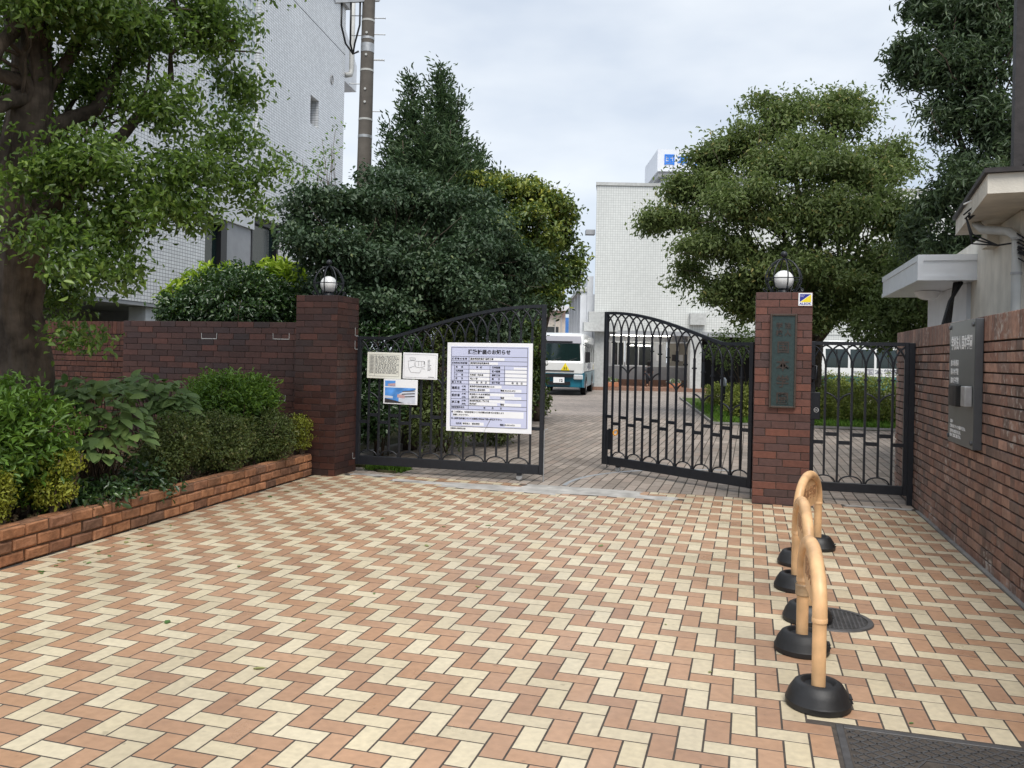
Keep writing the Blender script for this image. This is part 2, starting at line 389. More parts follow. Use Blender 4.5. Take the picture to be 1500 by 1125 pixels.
def blob_points(rs, blobs, ntw, shell=0.55, fuzzy=False):
    """twig tips spread through ellipsoids, denser near their skins"""
    vol = np.array([b[1][0] * b[1][1] + b[1][1] * b[1][2] + b[1][0] * b[1][2] for b in blobs]) * np.array([b[2] if len(b) > 2 else 1. for b in blobs])
    cnt = rs.multinomial(ntw, vol / vol.sum()); P = []; O = []
    for (b, k) in zip(blobs, cnt):
        d = rs.normal(size=(k, 3)); d /= np.linalg.norm(d, axis=1, keepdims=True)
        r = shell + (1 - shell) * rs.random((k, 1)) ** 0.6
        r *= 1 + .16 * rs.normal(size=(k, 1)) * .6
        if fuzzy: r = np.abs(rs.normal(size=(k, 1)) * .5 + .35).clip(0, 1.7)
        P.append(np.array(b[0]) + d * r * np.array(b[1])); O.append(d)
    return np.concatenate(P), np.concatenate(O)
def foliage(seed, blobs, ntw, per, spread, size, asp, m, name, parent, shell=0.5, up=0.5, hang=0.25, svar=.3, clumptint=.35, tint0=0.0, tint1=1.0, tipbias=None, zmin=None, origin=None, fuzzy=False):
    rs = np.random.RandomState(seed)
    tw, od = blob_points(rs, blobs, ntw, shell, fuzzy)
    k = len(tw)
    P = np.repeat(tw, per, 0) + rs.normal(size=(k * per, 3)) * spread * np.array([1, 1, .7])
    O = np.repeat(od, per, 0)
    A = O * .9 + rs.normal(size=(k * per, 3)) * .8 + np.array([0, 0, -hang])
    N = O * .5 + rs.normal(size=(k * per, 3)) * .45 + np.array([0, 0, up])
    S = size * (1 + svar * rs.normal(size=k * per)).clip(.4, 1.8)
    ct = rs.random(k)
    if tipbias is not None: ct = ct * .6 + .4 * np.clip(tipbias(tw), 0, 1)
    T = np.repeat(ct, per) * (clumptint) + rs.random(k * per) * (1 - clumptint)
    T = tint0 + (tint1 - tint0) * T
    if zmin is not None:
        kp = P[:, 2] > zmin; P, N, A, S, T = P[kp], N[kp], A[kp], S[kp], T[kp]
    if origin is not None: P = P - np.array(origin)
    return link(name, leaf_mesh(name, P, N, A, S, asp, m, T), parent)
def limb_tube(b, p0, p1, r0, r1, rng, k=6, wob=0.12, n=7, sag=0.0):
    p0, p1 = Vector(p0), Vector(p1); L = (p1 - p0).length; pts = []; rs = []
    for i in range(k + 1):
        t = i / k; p = p0.lerp(p1, t)
        if 0 < i < k: p += Vector((rng.uniform(-1, 1), rng.uniform(-1, 1), rng.uniform(-1, 1))) * wob * L * .35
        p.z += math.sin(t * math.pi) * sag
        pts.append(p); rs.append(r0 + (r1 - r0) * t)
    b.tube(pts, rs, n); return pts
# ------------------------------------------------------------------ materials of this place
mat('tile_orange', None, 0.38, 0.5, .10, 25, .10, 180, ramp=[(0, (.43, .25, .148)), (.5, (.475, .29, .18)), (1, (.375, .218, .135))], big=.18, bigscale=.9, rvar=.14, lane=.08)
mat('tile_cream', None, 0.40, 0.5, .10, 30, .10, 180, ramp=[(0, (.60, .51, .345)), (.5, (.65, .565, .405)), (1, (.54, .455, .31))], big=.18, bigscale=.9, rvar=.14, lane=.08)
mat('grout', (.075, .064, .055), .9, .2, .25, 30, .3)
mat('paver', None, .75, .3, .14, 18, .25, 140, ramp=[(0, (.22, .185, .155)), (.3, (.32, .27, .23)), (.5, (.25, .215, .185)), (.75, (.36, .305, .26)), (1, (.29, .23, .19))], big=.25, bigscale=.6)
mat('paver_joint', (.075, .065, .055), .95, .1, .3, 20)
mat('concrete', (.50, .51, .50), .8, .3, .12, 9, .2, 90, big=.15)
mat('cement_smear', (.40, .385, .36), .85, .3, .22, 7, .25, 60, big=.3, bigscale=3)
mat('concrete_dark', (.27, .26, .245), .85, .3, .2, 8, .3, 60, big=.3)
mat('asphalt', (.075, .073, .07), .9, .3, .2, 40, .3)
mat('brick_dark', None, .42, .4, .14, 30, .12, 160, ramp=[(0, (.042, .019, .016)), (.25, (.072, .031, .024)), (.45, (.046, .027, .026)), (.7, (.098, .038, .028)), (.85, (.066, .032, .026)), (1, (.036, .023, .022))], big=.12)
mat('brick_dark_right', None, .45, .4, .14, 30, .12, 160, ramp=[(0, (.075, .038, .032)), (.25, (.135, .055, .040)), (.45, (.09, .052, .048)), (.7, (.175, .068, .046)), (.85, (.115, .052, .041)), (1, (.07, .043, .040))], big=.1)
mat('mortar_grey', (.085, .072, .064), .9, .2, .2, 40, .2)
mat('brick_wall', None, .62, .35, .22, 22, .35, 90, ramp=[(0, (.18, .125, .105)), (.25, (.28, .15, .11)), (.45, (.22, .15, .125)), (.62, (.40, .24, .18)), (.85, (.25, .14, .105)), (1, (.15, .115, .10))], big=.25, bigscale=1.6, streak=.2, efflo=.8)
mat('brick_old', None, .7, .3, .22, 22, .35, 90, ramp=[(0, (.085, .036, .026)), (.4, (.13, .052, .035)), (.7, (.10, .044, .032)), (1, (.075, .034, .027))], big=.3, bigscale=1.6, streak=.2)
mat('mortar_shadow', (.05, .042, .038), .95, .1, .2, 30)
mat('brick_planter', None, .8, .25, .28, 16, .6, 50, ramp=[(0, (.37, .17, .085)), (.35, (.45, .215, .11)), (.6, (.31, .15, .085)), (.8, (.17, .095, .062)), (1, (.41, .195, .10))], big=.35, bigscale=2.5)
mat('mortar_planter', (.16, .10, .065), .95, .1, .3, 25, .4)
mat('iron_black', (.012, .014, .019), .42, .45, .2, 20, .06, 200)
mat('galvanised', (.42, .43, .44), .45, .5, .15, 20, metal=.6)
mat('rubber_black', (.017, .017, .018), .48, .45, .3, 9, .05, 60, big=.3, bigscale=5, rvar=.15)
mat('hoop_beige', (.76, .47, .24), .42, .45, .10, 12, .06, 60, big=.28, bigscale=9, rvar=.12)
mat('hoop_dark', (.42, .22, .11), .5, .4, .15, 15)
mat('tape_brown', (.42, .29, .17), .35, .5, .25, 40, .2, 60)
mat('globe_white', (.85, .85, .84), .25, .5, .02, 5)
mat('plaque_green', (.022, .042, .042), .45, .45, .2, 30, .15, 120)
mat('plaque_frame', (.055, .038, .028), .4, .5, .2, 30)
mat('plaque_letter', (.040, .028, .022), .45, .5, .15, 30)
mat('panel_grey', (.105, .115, .115), .28, .55, .06, 6, metal=.25, big=.1)
mat('panel_edge', (.07, .075, .082), .4, .5, .08, 10)
mat('white_print', (.86, .87, .88), .5, .4, .02, 10)
mat('black_print', (.012, .012, .016), .6, .3, .0)
mat('notice_board', (.58, .61, .80), .3, .5, .03, 3)
mat('notice_white', (.86, .87, .90), .35, .5, .02, 6)
mat('paper_cream', (.80, .80, .72), .35, .5, .03, 8)
mat('ink_grey', (.16, .16, .17), .6, .3, .0)
mat('print_sky', (.10, .30, .72), .35, .4, .3, 9)
mat('print_dark', (.05, .045, .05), .4, .4, .2, 20)
mat('print_wall', (.62, .66, .74), .4, .4, .1, 20)
mat('print_pink', (.55, .36, .36), .4, .4, .2, 20)
mat('sticker_blue', (.02, .025, .28), .35, .5, .0)
mat('sticker_yellow', (.85, .68, .03), .35, .5, .0)
mat('orange_plastic', (.82, .34, .02), .35, .5, .1, 10)
mat('soil', (.075, .052, .034), .95, .1, .4, 12, .9, 25, big=.3)
mat('cast_iron', (.085, .082, .082), .55, .5, .25, 18, .15, 90, metal=.3)
mat('cast_iron_floor', (.045, .043, .04), .8, .3, .3, 18, .2)
mat('grass_ground', (.07, .11, .025), .95, .1, .4, 9, .5, 40, big=.4)
mat('moss_ground', (.065, .065, .03), .95, .1, .5, 6, .6, 30, big=.5)

# ------------------------------------------------------------------ ground, drive, apron
g = MB(); g.poly([(-300, -300, -.06), (300, -300, -.06), (300, 400, -.06), (-300, 400, -.06)])
struct(g.build('ground', 'asphalt'))

m = mat('drive_far', (.3, .3, .3), .8, .3, .1, 18, .15, 140, big=.25, bigscale=.5)
t = m.node_tree; bt = _n(t, 'ShaderNodeTexBrick'); tcn = _n(t, 'ShaderNodeTexCoord'); mpn = _n(t, 'ShaderNodeMapping')
mpn.inputs['Rotation'].default_value = (0, 0, math.pi / 2); t.links.new(tcn.outputs['Object'], mpn.inputs[0]); t.links.new(mpn.outputs[0], bt.inputs[0])
bt.inputs['Scale'].default_value = 1; bt.inputs['Brick Width'].default_value = .43; bt.inputs['Row Height'].default_value = .127
bt.inputs['Mortar Size'].default_value = .006; bt.inputs['Color1'].default_value = (.34, .29, .255, 1); bt.inputs['Color2'].default_value = (.27, .235, .21, 1)
bt.inputs['Mortar'].default_value = (.09, .08, .07, 1)
for nd in list(t.nodes):
    if nd.type == 'RGB':
        for l in list(nd.outputs[0].links): t.links.new(bt.outputs[0], l.to_socket)

YT = 9.46                                   # line where the herringbone apron meets the drive
b = MB(); b.box(-5.2, 9.5, YT, 21.4, -.05, -.0012)
drive = struct(b.build('driveway', 'paver_joint'))
b = MB(); b.poly([(-20, 21.4, -.003), (30, 21.4, -.003), (30, 60, -.003), (-20, 60, -.003)])
struct(b.build('driveway_beyond', 'drive_far'))
items = []; rng = random.Random(3)
nx = int(14.7 / .127)
for i in range(nx):
    x = -5.17 + (i + .5) * .127
    y = YT + (-.215 if i % 2 else 0)
    while y < 21.3:
        y0, y1 = max(y, YT + .004), min(y + .43, 21.395)
        ok = y1 - y0 > .05
        if ok and x > 1.66 and y0 < 10.9 and x < 2.0: ok = False
        if ok: items.append(((x, (y0 + y1) / 2, -.012 + rng.uniform(-.0006, .0006)), 'up', y1 - y0 - .020, .127 - .011, math.pi / 2))
        y += .43
lay(drive, 'paver', items, 'paver', .012, .0025, 300, .0006, 6)

PT, OX, OY = 0.101, -0.145, 4.17
b = MB(); b.prism([(-4.55, -2.5), (1.75, -2.5), (1.75, YT), (-5.13, YT), (-5.13, 9.0)], -.05, -.0007)
apron = struct(b.build('paving', 'grout'))
def clipx(y): return -4.81 - (y - 4.406) * .0635 + .01
hi = []; hc = []
def patch(x, y):                            # concrete repairs along the gate line
    if y > 9.30 and x < -4.15 and y < 9.46: return True
    if -4.05 < x < -3.0 and 9.02 < y < 9.20: return True
    if -3.4 < x < -2.0 and 8.88 < y < 9.12 + .1 * math.sin(x * 9): return True
    if -2.5 < x < -1.15 and 8.86 + (x + 2.5) * .12 < y < 9.46: return True
    if -1.6 < x < -.75 and 8.98 < y < 9.20: return True
    if y > 9.33 and x > 1.0: return True
    return False
COVER = (0.372, 1.09, 3.03, 3.69); MH = (0.49, 5.185, .235)
for kk in range(-160, 160):
    for bb in range(-60, 60):
        lx, ly = kk + 2 * bb, -kk + 2 * bb
        for (ax, ay, w, h) in ((lx, ly, 2, 1), (lx + 1, ly + 1, 1, 2)):
            x0, x1 = OX + ax * PT, OX + (ax + w) * PT; y1, y0 = OY - ay * PT, OY - (ay + h) * PT
            xc, yc = (x0 + x1) / 2, (y0 + y1) / 2
            if yc < -2.4 or yc > YT + .15 or xc > 1.75 or xc < -5.3: continue
            xl, xr, yb, yt = max(x0, clipx(yc)), min(x1, 1.662), y0, min(y1, YT)
            if patch(xc, yc): continue
            if (xc - MH[0]) ** 2 + (yc - MH[1]) ** 2 < .17 ** 2: continue
            c = (COVER[0] - .014, COVER[1] + .014, COVER[2] - .014, COVER[3] + .014)
            if xr > c[0] and xl < c[1] and yt > c[2] and yb < c[3]:
                cand = [(xl, min(xr, c[0]), yb, yt), (max(xl, c[1]), xr, yb, yt), (xl, xr, yb, min(yt, c[2])), (xl, xr, max(yb, c[3]), yt)]
                cand = [q for q in cand if q[1] - q[0] > .02 and q[3] - q[2] > .02]
                if not cand: continue
                xl, xr, yb, yt = max(cand, key=lambda q: (q[1] - q[0]) * (q[3] - q[2]))
            if yc < 9.8 and 0.045 < xc < .63 and yc > 9.15: continue
            if xr - xl < .025 or yt - yb < .025: continue
            it = (((xl + xr) / 2, (yb + yt) / 2, -.012 + rng.uniform(-.0001, .0004)), 'up', xr - xl - .0085, yt - yb - .0085, 0, (rng.uniform(-.0025, .0025), rng.uniform(-.0025, .0025), 0))
            (hc if kk % 2 == 0 else hi).append(it)
lay(apron, 'tile', hi, 'tile_orange', .012, .0005, 150, 0, 1)
lay(apron, 'tile', hc, 'tile_cream', .012, .0005, 150, 0, 1)
for pl in ([(-4.75, 9.30), (-4.15, 9.30), (-4.15, YT), (-4.75, YT)], [(-4.05, 9.0), (-3.0, 9.0), (-2.95, 9.22), (-4.1, 9.2)], [(-3.4, 8.86), (-2.0, 8.84), (-2.0, 9.26), (-3.4, 9.22)],
           [(-2.49, 8.85), (-1.14, 9.0), (-1.13, YT), (-2.49, YT)], [(-1.6, 8.97), (-.74, 8.97), (-.74, 9.22), (-1.6, 9.22)], [(1.0, 9.34), (1.66, 9.34), (1.66, YT + .1), (1.0, YT + .1)]):
    b = MB(); rg_ = random.Random(int(pl[0][0] * 100)); ring = []
    for (p0_, p1_) in zip(pl, pl[1:] + pl[:1]):
        for k in range(7): ring.append((p0_[0] + (p1_[0] - p0_[0]) * k / 7 + rg_.uniform(-.035, .035), min(YT, p0_[1] + (p1_[1] - p0_[1]) * k / 7 + rg_.uniform(-.03, .03))))
    cx_, cy_ = sum(p[0] for p in ring) / len(ring), sum(p[1] for p in ring) / len(ring); zt = .0012 - .0004 * (pl[0][0] % 1)
    b.add([(cx_, cy_, zt)] + [(x, y, zt) for x, y in ring], [(0, i + 1, (i + 1) % len(ring) + 1) for i in range(len(ring))]); struct(b.build('concrete_patch', 'cement_smear'))
b = MB(); b.box(1.664, 1.71, -2.5, 9.3, -.02, .012); struct(b.build('mortar_strip', 'concrete_dark'))
# steel guide rails set in the ground for the gate wheels
def arc_rail(cx, cy, r, a0, a1, w=.028):
    b = MB(); n = 24; V = []
    for i in range(n + 1):
        a = a0 + (a1 - a0) * i / n
        for rr, z in ((r - w, .001), (r - w + .006, .005), (r + w - .006, .005), (r + w, .001)): V.append((cx + rr * math.cos(a), cy + rr * math.sin(a), z))
    b.add(V, [(4 * i + j, 4 * i + j + 1, 4 * i + 5 + j, 4 * i + 4 + j) for i in range(n) for j in range(3)])
    return struct(b.build('gate_rail', 'galvanised'))
arc_rail(.05, 9.66, 2.12, math.radians(95), math.radians(184))

# planting bed, lawns, kerbs
b = MB(); V = []; nx_, ny_ = 46, 40; rg = random.Random(9)
for j in range(ny_):
    for i in range(nx_):
        x = -16 + i * (10.98 / (nx_ - 1)); y = 0 + j * (9.46 / (ny_ - 1)); xe = -4.85 - (y - 4.4) * .0635
        x = min(x, xe - .0) if i < nx_ - 1 else xe
        V.append((x, y, .17 + .05 * math.sin(x * 2.1 + y * 1.3) + rg.uniform(-.02, .02) + (.05 if i < nx_ - 4 else -.02)))
b.add(V, [(j * nx_ + i, j * nx_ + i + 1, (j + 1) * nx_ + i + 1, (j + 1) * nx_ + i) for j in range(ny_ - 1) for i in range(nx_ - 1)])
struct(b.build('soil_bed', 'soil', smooth=True))
b = MB(); b.prism([(-16, 9.95), (-4.8, 9.95), (-4.5, 9.62), (-4.25, 9.62), (-4.5, 10.1), (-5.32, 10.4), (-5.32, 21.6), (-16, 21.6)], -.02, .03); struct(b.build('garden_ground', 'moss_ground'))
b = MB(); b.box(-5.32, -5.2, 10.3, 21.7, -.02, .10, b=.01); struct(b.build('kerb', 'concrete_dark'))
b = MB(); b.prism([(-.75, 20.15), (9.5, 20.6), (12, 33), (-2.6, 33)], -.03, .04); struct(b.build('lawn', 'grass_ground'))
b = MB(); b.tube([(-2.6, 33, .04), (-.8, 20.1, .04), (9.5, 20.55, .04)], .035, 4); struct(b.build('lawn_kerb', 'concrete_dark'))

# ------------------------------------------------------------------ brickwork
def bond(W, pitch, off, mn=.035):
    out = []; x = -off
    while x < W - 1e-4:
        a, c = max(x, 0), min(x + pitch, W)
        if c - a > mn: out.append([a, c])
        elif out and c > a: out[-1][1] = c
        x += pitch
    return out
def brick_box(root, x0, x1, y0, y1, H, m, mort, pitch, course, joint=.007, rec=.006, faces='front right left back', seed=1, limit=300, patchy=()):
    rng = random.Random(seed); k = .010
    b = MB(); b.box(x0 + k, x1 - k, y0 + k, y1 - k, 0, H - .002); lo = root.location
    core = MB(); core.v = [(v[0] - lo.x, v[1] - lo.y, v[2] - lo.z) for v in b.v]; core.f = b.f; core.m = b.m
    core.build('core', mort, root); items = []; n = int(round(H / course)); ch = H / n
    for r in range(n):
        z = (r + .5) * ch
        for fc in faces.split():
            W = (x1 - x0) if fc in ('front', 'back') else (y1 - y0) - .022
            off = (pitch * .5 if r % 2 else 0) + rng.choice((0, .0, .06))
            for a, c in bond(W, pitch, off):
                u = (a + c) / 2; l = c - a - joint
                if fc == 'front': p = (x0 + u, y0 + k - .004, z)
                elif fc == 'back': p = (x1 - u, y1 - k + .004, z)
                elif fc == 'right': p = (x1 - k + .004, y0 + .011 + u, z)
                else: p = (x0 + k - .004, y1 - .011 - u, z)
                items.append((p, fc, l, ch - joint))
    lay(root, 'brick', items, m, .006 + k - .010, .0016, limit)
    return ch
PLX0, PLX1, PLY0, PLY1, PLH = -5.39, -4.82, 9.08, 9.65, 2.205
PRX0, PRX1, PRY0, PRY1, PRH = .05, .62, 9.155, 9.725, 2.24
pl = thing('gate_pillar', 'dark brown brick gate pillar at the end of the garden wall', 'pillar', ((PLX0 + PLX1) / 2, (PLY0 + PLY1) / 2, 0), group='brick gate pillars')
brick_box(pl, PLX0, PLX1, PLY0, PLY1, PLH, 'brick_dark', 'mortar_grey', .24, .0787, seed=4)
pr = thing('gate_pillar', 'red and brown brick gate pillar with green nameplate', 'pillar', ((PRX0 + PRX1) / 2, (PRY0 + PRY1) / 2, 0), group='brick gate pillars')
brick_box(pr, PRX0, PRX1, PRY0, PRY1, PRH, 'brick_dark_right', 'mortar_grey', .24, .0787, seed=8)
# white mortar smears where the left gate hinges were refixed
b = MB()
for (yy, z0, z1) in ((9.60, 1.72, 1.83), (9.60, 1.55, 1.66), (9.6, .16, .24)):
    b.box(PLX1 - .005, PLX1 + .001, yy - .05, yy - .043, z0, z1); b.box(PLX1 - .005, PLX1 + .001, yy - .05, yy + .04, z0, z0 + .007)
b.v = [(v[0] - pl.location.x, v[1] - pl.location.y, v[2]) for v in b.v]; b.build('mortar_smear', 'concrete', pl)
gw = thing('garden_wall', 'dark brown glazed brick wall beside the left pillar', 'wall', (-6.8, 9.5, 0))
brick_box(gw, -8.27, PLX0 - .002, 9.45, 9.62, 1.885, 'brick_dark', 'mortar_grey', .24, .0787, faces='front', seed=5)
b = MB()
for (xa, za) in ((-7.02, 1.655), (-5.94, 1.665), (-5.98, .87)):
    for (u0, u1, v0, v1) in ((0, .24, -.004, .004), (0, .006, 0, .075), (.235, .241, 0, .075)): b.box(xa + u0, xa + u1, 9.4485, 9.4525, za + v0, za + v1)
b.v = [(v[0] + 6.8, v[1] - 9.5, v[2]) for v in b.v]; b.build('mortar_line', 'concrete', gw)

def header_wall(root, length_dir, p0, L, H, cap, m, mort, course, seed, ori, core_box, limit=300, joint=.012, wob=.0):
    """walls with deep horizontal joints, tight upright joints and a soldier course on top"""
    rng = random.Random(seed); lo = root.location
    b = MB(); b.box(*core_box); b.v = [(v[0] - lo.x, v[1] - lo.y, v[2] - lo.z) for v in b.v]; b.build('core', mort, root)
    n = int(round((H - cap) / course)); ch = (H - cap) / n; items = []
    ux = Vector(ORI[ori][0])
    for r in range(n):
        u = rng.uniform(-.15, 0); z = (r + .5) * ch
        while u < L:
            l = rng.choice((.105, .105, .105, .2, .2, .15)); a, c = max(u, 0), min(u + l, L)
            if c - a > .03:
                p = Vector(p0) + ux * ((a + c) / 2); pr_ = rng.uniform(-.003, .003)
                nn = Vector(ORI[ori][2]); p = p + nn * pr_
                items.append(((p.x, p.y, z), ori, c - a - .007, ch - joint, 0, (rng.uniform(-.012, .012), rng.uniform(-.01, .01), 0)))
            u += l
    u = 0
    while u < L:
        p = Vector(p0) + ux * (u + .036); items.append(((p.x, p.y, H - cap / 2 + .002), ori, .066, cap - .012, 0)); u += .072
    lay(root, 'brick', items, m, .02, .003, limit, .0012, 5)
rw = thing('boundary_wall', 'long red brown brick wall with upright capping bricks and a grey sign', 'wall', (1.8, 5, 0))
header_wall(rw, 'left', (1.716, 10.83, 0), 13.0, 1.885, .20, 'brick_wall', 'mortar_shadow', .0768, 12, 'left', (1.714, 1.96, -2.2, 10.83, 0, 1.87))
lw = thing('boundary_wall', 'old red brick wall with upright capping bricks behind the large tree', 'wall', (-9.7, 9.75, 0))
header_wall(lw, 'front', (-11.15, 9.75, 0), 2.86, 1.885, .19, 'brick_old', 'mortar_shadow', .0768, 15, 'front', (-11.15, -8.28, 9.74, 9.95, 0, 1.87), limit=200)

# low brick planter wall, three courses of rough bricks
pw = thing('planter_wall', 'low three course wall of rough orange bricks edging the shrubs', 'wall', (-4.95, 6.5, 0))
d_ = Vector((-.0635, .998, 0)).normalized(); nn_ = Vector((d_.y, -d_.x, 0)); P0 = Vector((-4.655, 1.96, 0)); LW = 7.10
lo = pw.location; b = MB(); q = [P0 - nn_ * .016, P0 + d_ * LW - nn_ * .016, P0 + d_ * LW - nn_ * .11, P0 - nn_ * .11]
b.prism([(v.x - lo.x, v.y - lo.y) for v in q][::-1], 0, .262); b.build('core', 'mortar_planter', pw)
items = []; rng = random.Random(21); ch = .0895
for r in range(3):
    u = -.11 if r % 2 else 0
    while u < LW:
        l = .222; a, c = max(u, 0), min(u + l, LW)
        if c - a > .05:
            p = P0 + d_ * ((a + c) / 2) - nn_ * (.03 + rng.uniform(-.005, .005))
            items.append(((p.x, p.y, (r + .5) * ch), ((d_.x, d_.y, 0), (0, 0, 1), (nn_.x, nn_.y, 0)), c - a - .015, ch - .014, 0, (rng.uniform(-.02, .02), rng.uniform(-.03, .03), rng.uniform(-.015, .015))))
        u += l
lay(pw, 'brick', items, 'brick_planter', .034, .010, 300, .0035, 12)
items = []; u = 0
while u < LW:
    p = P0 + d_ * (u + .11) - nn_ * .075
    items.append(((p.x, p.y, .253), ((d_.x, d_.y, 0), (-nn_.x, -nn_.y, 0), (0, 0, 1)), .207, .085, 0, (rng.uniform(-.02, .02), rng.uniform(-.02, .02), 0))); u += .222
lay(pw, 'brick', items, 'brick_planter', .016, .006, 300, .003, 12)

# ------------------------------------------------------------------ lamps on the pillars
def lamp(loc, label):
    t = thing('pillar_lamp', label, 'lamp', loc, .2, 'globe lamps on the gate pillars')
    b = MB(); b.lathe([(.0, 0), (.10, 0), (.105, .012), (.06, .02), (.05, .045), (.06, .06), (0, .06)], 20); b.build('base', 'iron_black', t, 40)
    b = MB(); b.lathe([(.035, .055)] + [(.105 * math.sin(a), .155 - .105 * math.cos(a)) for a in np.linspace(.35, math.pi, 16)], 28); b.build('globe', 'globe_white', t, True)
    for k in range(8):
        a = k * math.pi / 4; c, s = math.cos(a), math.sin(a)
        prof = [(.015, .385), (.06, .372), (.115, .335), (.165, .27), (.192, .195), (.19, .13), (.165, .075), (.135, .035), (.13, .012), (.155, .006), (.195, .022), (.215, .052), (.20, .066)]
        b = MB(); b.tube([(r * c, r * s, z) for r, z in prof], .0075, 6); b.build('rib', 'iron_black', t, True)
    b = MB(); b.tube([(.19 * math.cos(a), .19 * math.sin(a), .165) for a in np.linspace(0, 2 * math.pi, 32, endpoint=False)], .006, 6, closed=True); b.build('ring', 'iron_black', t, True)
    b = MB(); b.lathe([(0, .375), (.02, .375), (.014, .392), (.012, .4)] + [(.036 * math.sin(a), .432 - .036 * math.cos(a)) for a in np.linspace(.35, math.pi, 10)], 16); b.build('finial', 'iron_black', t, True)
lamp(((PLX0 + PLX1) / 2, (PLY0 + PLY1) / 2, PLH - .002), 'white globe lamp in black cage on the plain dark pillar')
lamp(((PRX0 + PRX1) / 2, (PRY0 + PRY1) / 2, PRH - .002), 'white globe lamp in black cage on the pillar with nameplate')

# nameplate and sticker on the right pillar
t = thing('nameplate', 'tall dark green bronze nameplate on the right gate pillar', 'nameplate', (.335, PRY0, 1.515))
b = MB(); b.box(-.115, .115, -.022, -.002, -.475, .475); b.build('plate', 'plaque_green', t)
for q in ((-.134, -.114, -.493, .493), (.114, .134, -.493, .493), (-.114, .114, .474, .493), (-.114, .114, -.493, -.474)):
    b = MB(); b.box(q[0], q[1], -.034, -.002, q[2], q[3], b=.003); b.build('frame', 'plaque_frame', t)
for s, x, z, sz in (('学', -.043, .365, .068), ('法', .043, .365, .068), ('校', -.043, .29, .068), ('人', .043, .29, .068), ('国', 0, .135, .135), ('本', 0, -.05, .135), ('学', 0, -.225, .135), ('園', 0, -.40, .135)):
    lettering(s, sz, 'plaque_letter', t, (x, -.0225, z), ext=.004, bold=.0018)
t = thing('security_sticker', 'small blue and yellow security sticker near the pillar top', 'sticker', (.545, PRY0 - .0035, 2.163))
b = MB(); b.box(-.068, .068, -.001, .001, -.066, .066); b.build('backing', 'white_print', t)
b = MB(); b.poly([(-.055, -.0018, -.028), (.055, -.0018, .055), (-.055, -.0018, .055)]); b.build('blue_field', 'sticker_blue', t)
b = MB(); b.poly([(-.05, -.0018, -.03), (.057, -.0018, -.03), (.057, -.0018, .051)]); b.build('yellow_field', 'sticker_yellow', t)
lettering('ALSOK', .032, 'sticker_blue', t, (0, -.0016, -.047), ext=.0003, bold=.0012, sx=1.15)
lettering('SECURITY', .011, 'white_print', t, (-.03, -.0022, .042), ext=.0002)
lettering('SYSTEM', .011, 'white_print', t, (-.034, -.0022, .028), ext=.0002)

# ------------------------------------------------------------------ gates
def qcurve(x0, z0, x1, z1, n=9):
    """quarter arc leaving (x0,z0) upright and reaching (x1,z1)"""
    return [(x0 + (x1 - x0) * (1 - math.cos(a)), 0, z0 + (z1 - z0) * math.sin(a)) for a in np.linspace(0, math.pi / 2 * .82, n)]
def acurve(x0, z0, x1, z1, n=9):
    p = qcurve(0, 0, 1, 1, n); ex, ez = p[-1][0], p[-1][2]
    return [(x0 + (x1 - x0) * a / ex, 0, z0 + (z1 - z0) * c / ez) for a, _, c in p]
def gate(t, L, n, top, zb=.085, railh=.115, ypos=None, ystart=2, flip=0, split=.26, wheel=True, swap=0):
    r = .0125; sp = L / n
    ypos = ypos or (lambda x: top(x) - .82)
    for x in (0, L):
        b = MB(); b.box(x - .026, x + .026, -.026, .026, zb - (.0 if x else .0), top(x) + .02, b=.004); b.build('post', 'iron_black', t)
    b = MB(); b.box(.0262, L - .0262, -.024, .024, zb + .002, zb + railh, b=.004); b.build('bottom_rail', 'iron_black', t)
    xs = np.linspace(.0, L, 40)
    b = MB(); b.tube([(x, 0, top(x)) for x in xs], .027, 4); b.build('top_rail', 'iron_black', t)
    for i in range(1, n):
        x = i * sp; z0 = zb + railh - .003
        if i % 2 == 1: z0 = zb + railh + .07
        zs = min(top(x - sp), top(x + sp)) - split
        b = MB(); b.tube([(x, 0, z0), (x, 0, zs)], r * 1.3, 4); bar = b.build('bar', 'iron_black', t)
        b = MB(); b.box(x - .022, x + .022, -.02, .02, zs - .13, zs - .112); b.build('collar', 'iron_black', bar)
        for sgn in (-1, 1):
            b = MB(); b.tube(acurve(x, zs - .01, x + sgn * sp, top(x + sgn * sp) - .018), .0105, 6); b.build('arch', 'iron_black', t, True)
    for x, sgn in ((0, 1), (L, -1)):
        zs = min(top(x), top(x + sgn * sp)) - split
        b = MB(); b.tube(acurve(x, zs - .01, x + sgn * sp, top(x + sgn * sp) - .018), .0105, 6); b.build('arch', 'iron_black', t, True)
    for i in range(n):
        z = .725 if (i + flip) % 2 else .635
        b = MB(); b.box(i * sp + .014, (i + 1) * sp - .014, -.014, .014, z - .02, z + .02); b.build('cross_bar', 'iron_black', t)
    for i in range(0, n - 1, 2):
        xa, xb, z0 = i * sp + .02, (i + 2) * sp - .02, zb + railh - .004
        b = MB(); b.tube([((xa + xb) / 2 - (xb - xa) / 2 * math.cos(a), 0, z0 + .078 * math.sin(a)) for a in np.linspace(0, math.pi, 13)], .009, 6); b.build('bottom_arc', 'iron_black', t, True)
    for i in range(ystart, n, 3):
        for sgn in (-1, 1):
            x = i * sp; zz = ypos(x)
            if 0 <= x + sgn * sp <= L + .01:
                b = MB(); b.tube(acurve(x, zz, x + sgn * sp, zz + .13), .0105, 6); b.build('branch', 'iron_black', t, True)
def gtop(L, flat):
    def f(x):
        x = min(max(x, 0), L)
        if x < flat: return 1.70
        k = (x - flat) / (L - flat); return 1.70 + .415 * math.sin(math.pi / 2 * k ** 1.06)
    return f
GL = 2.41
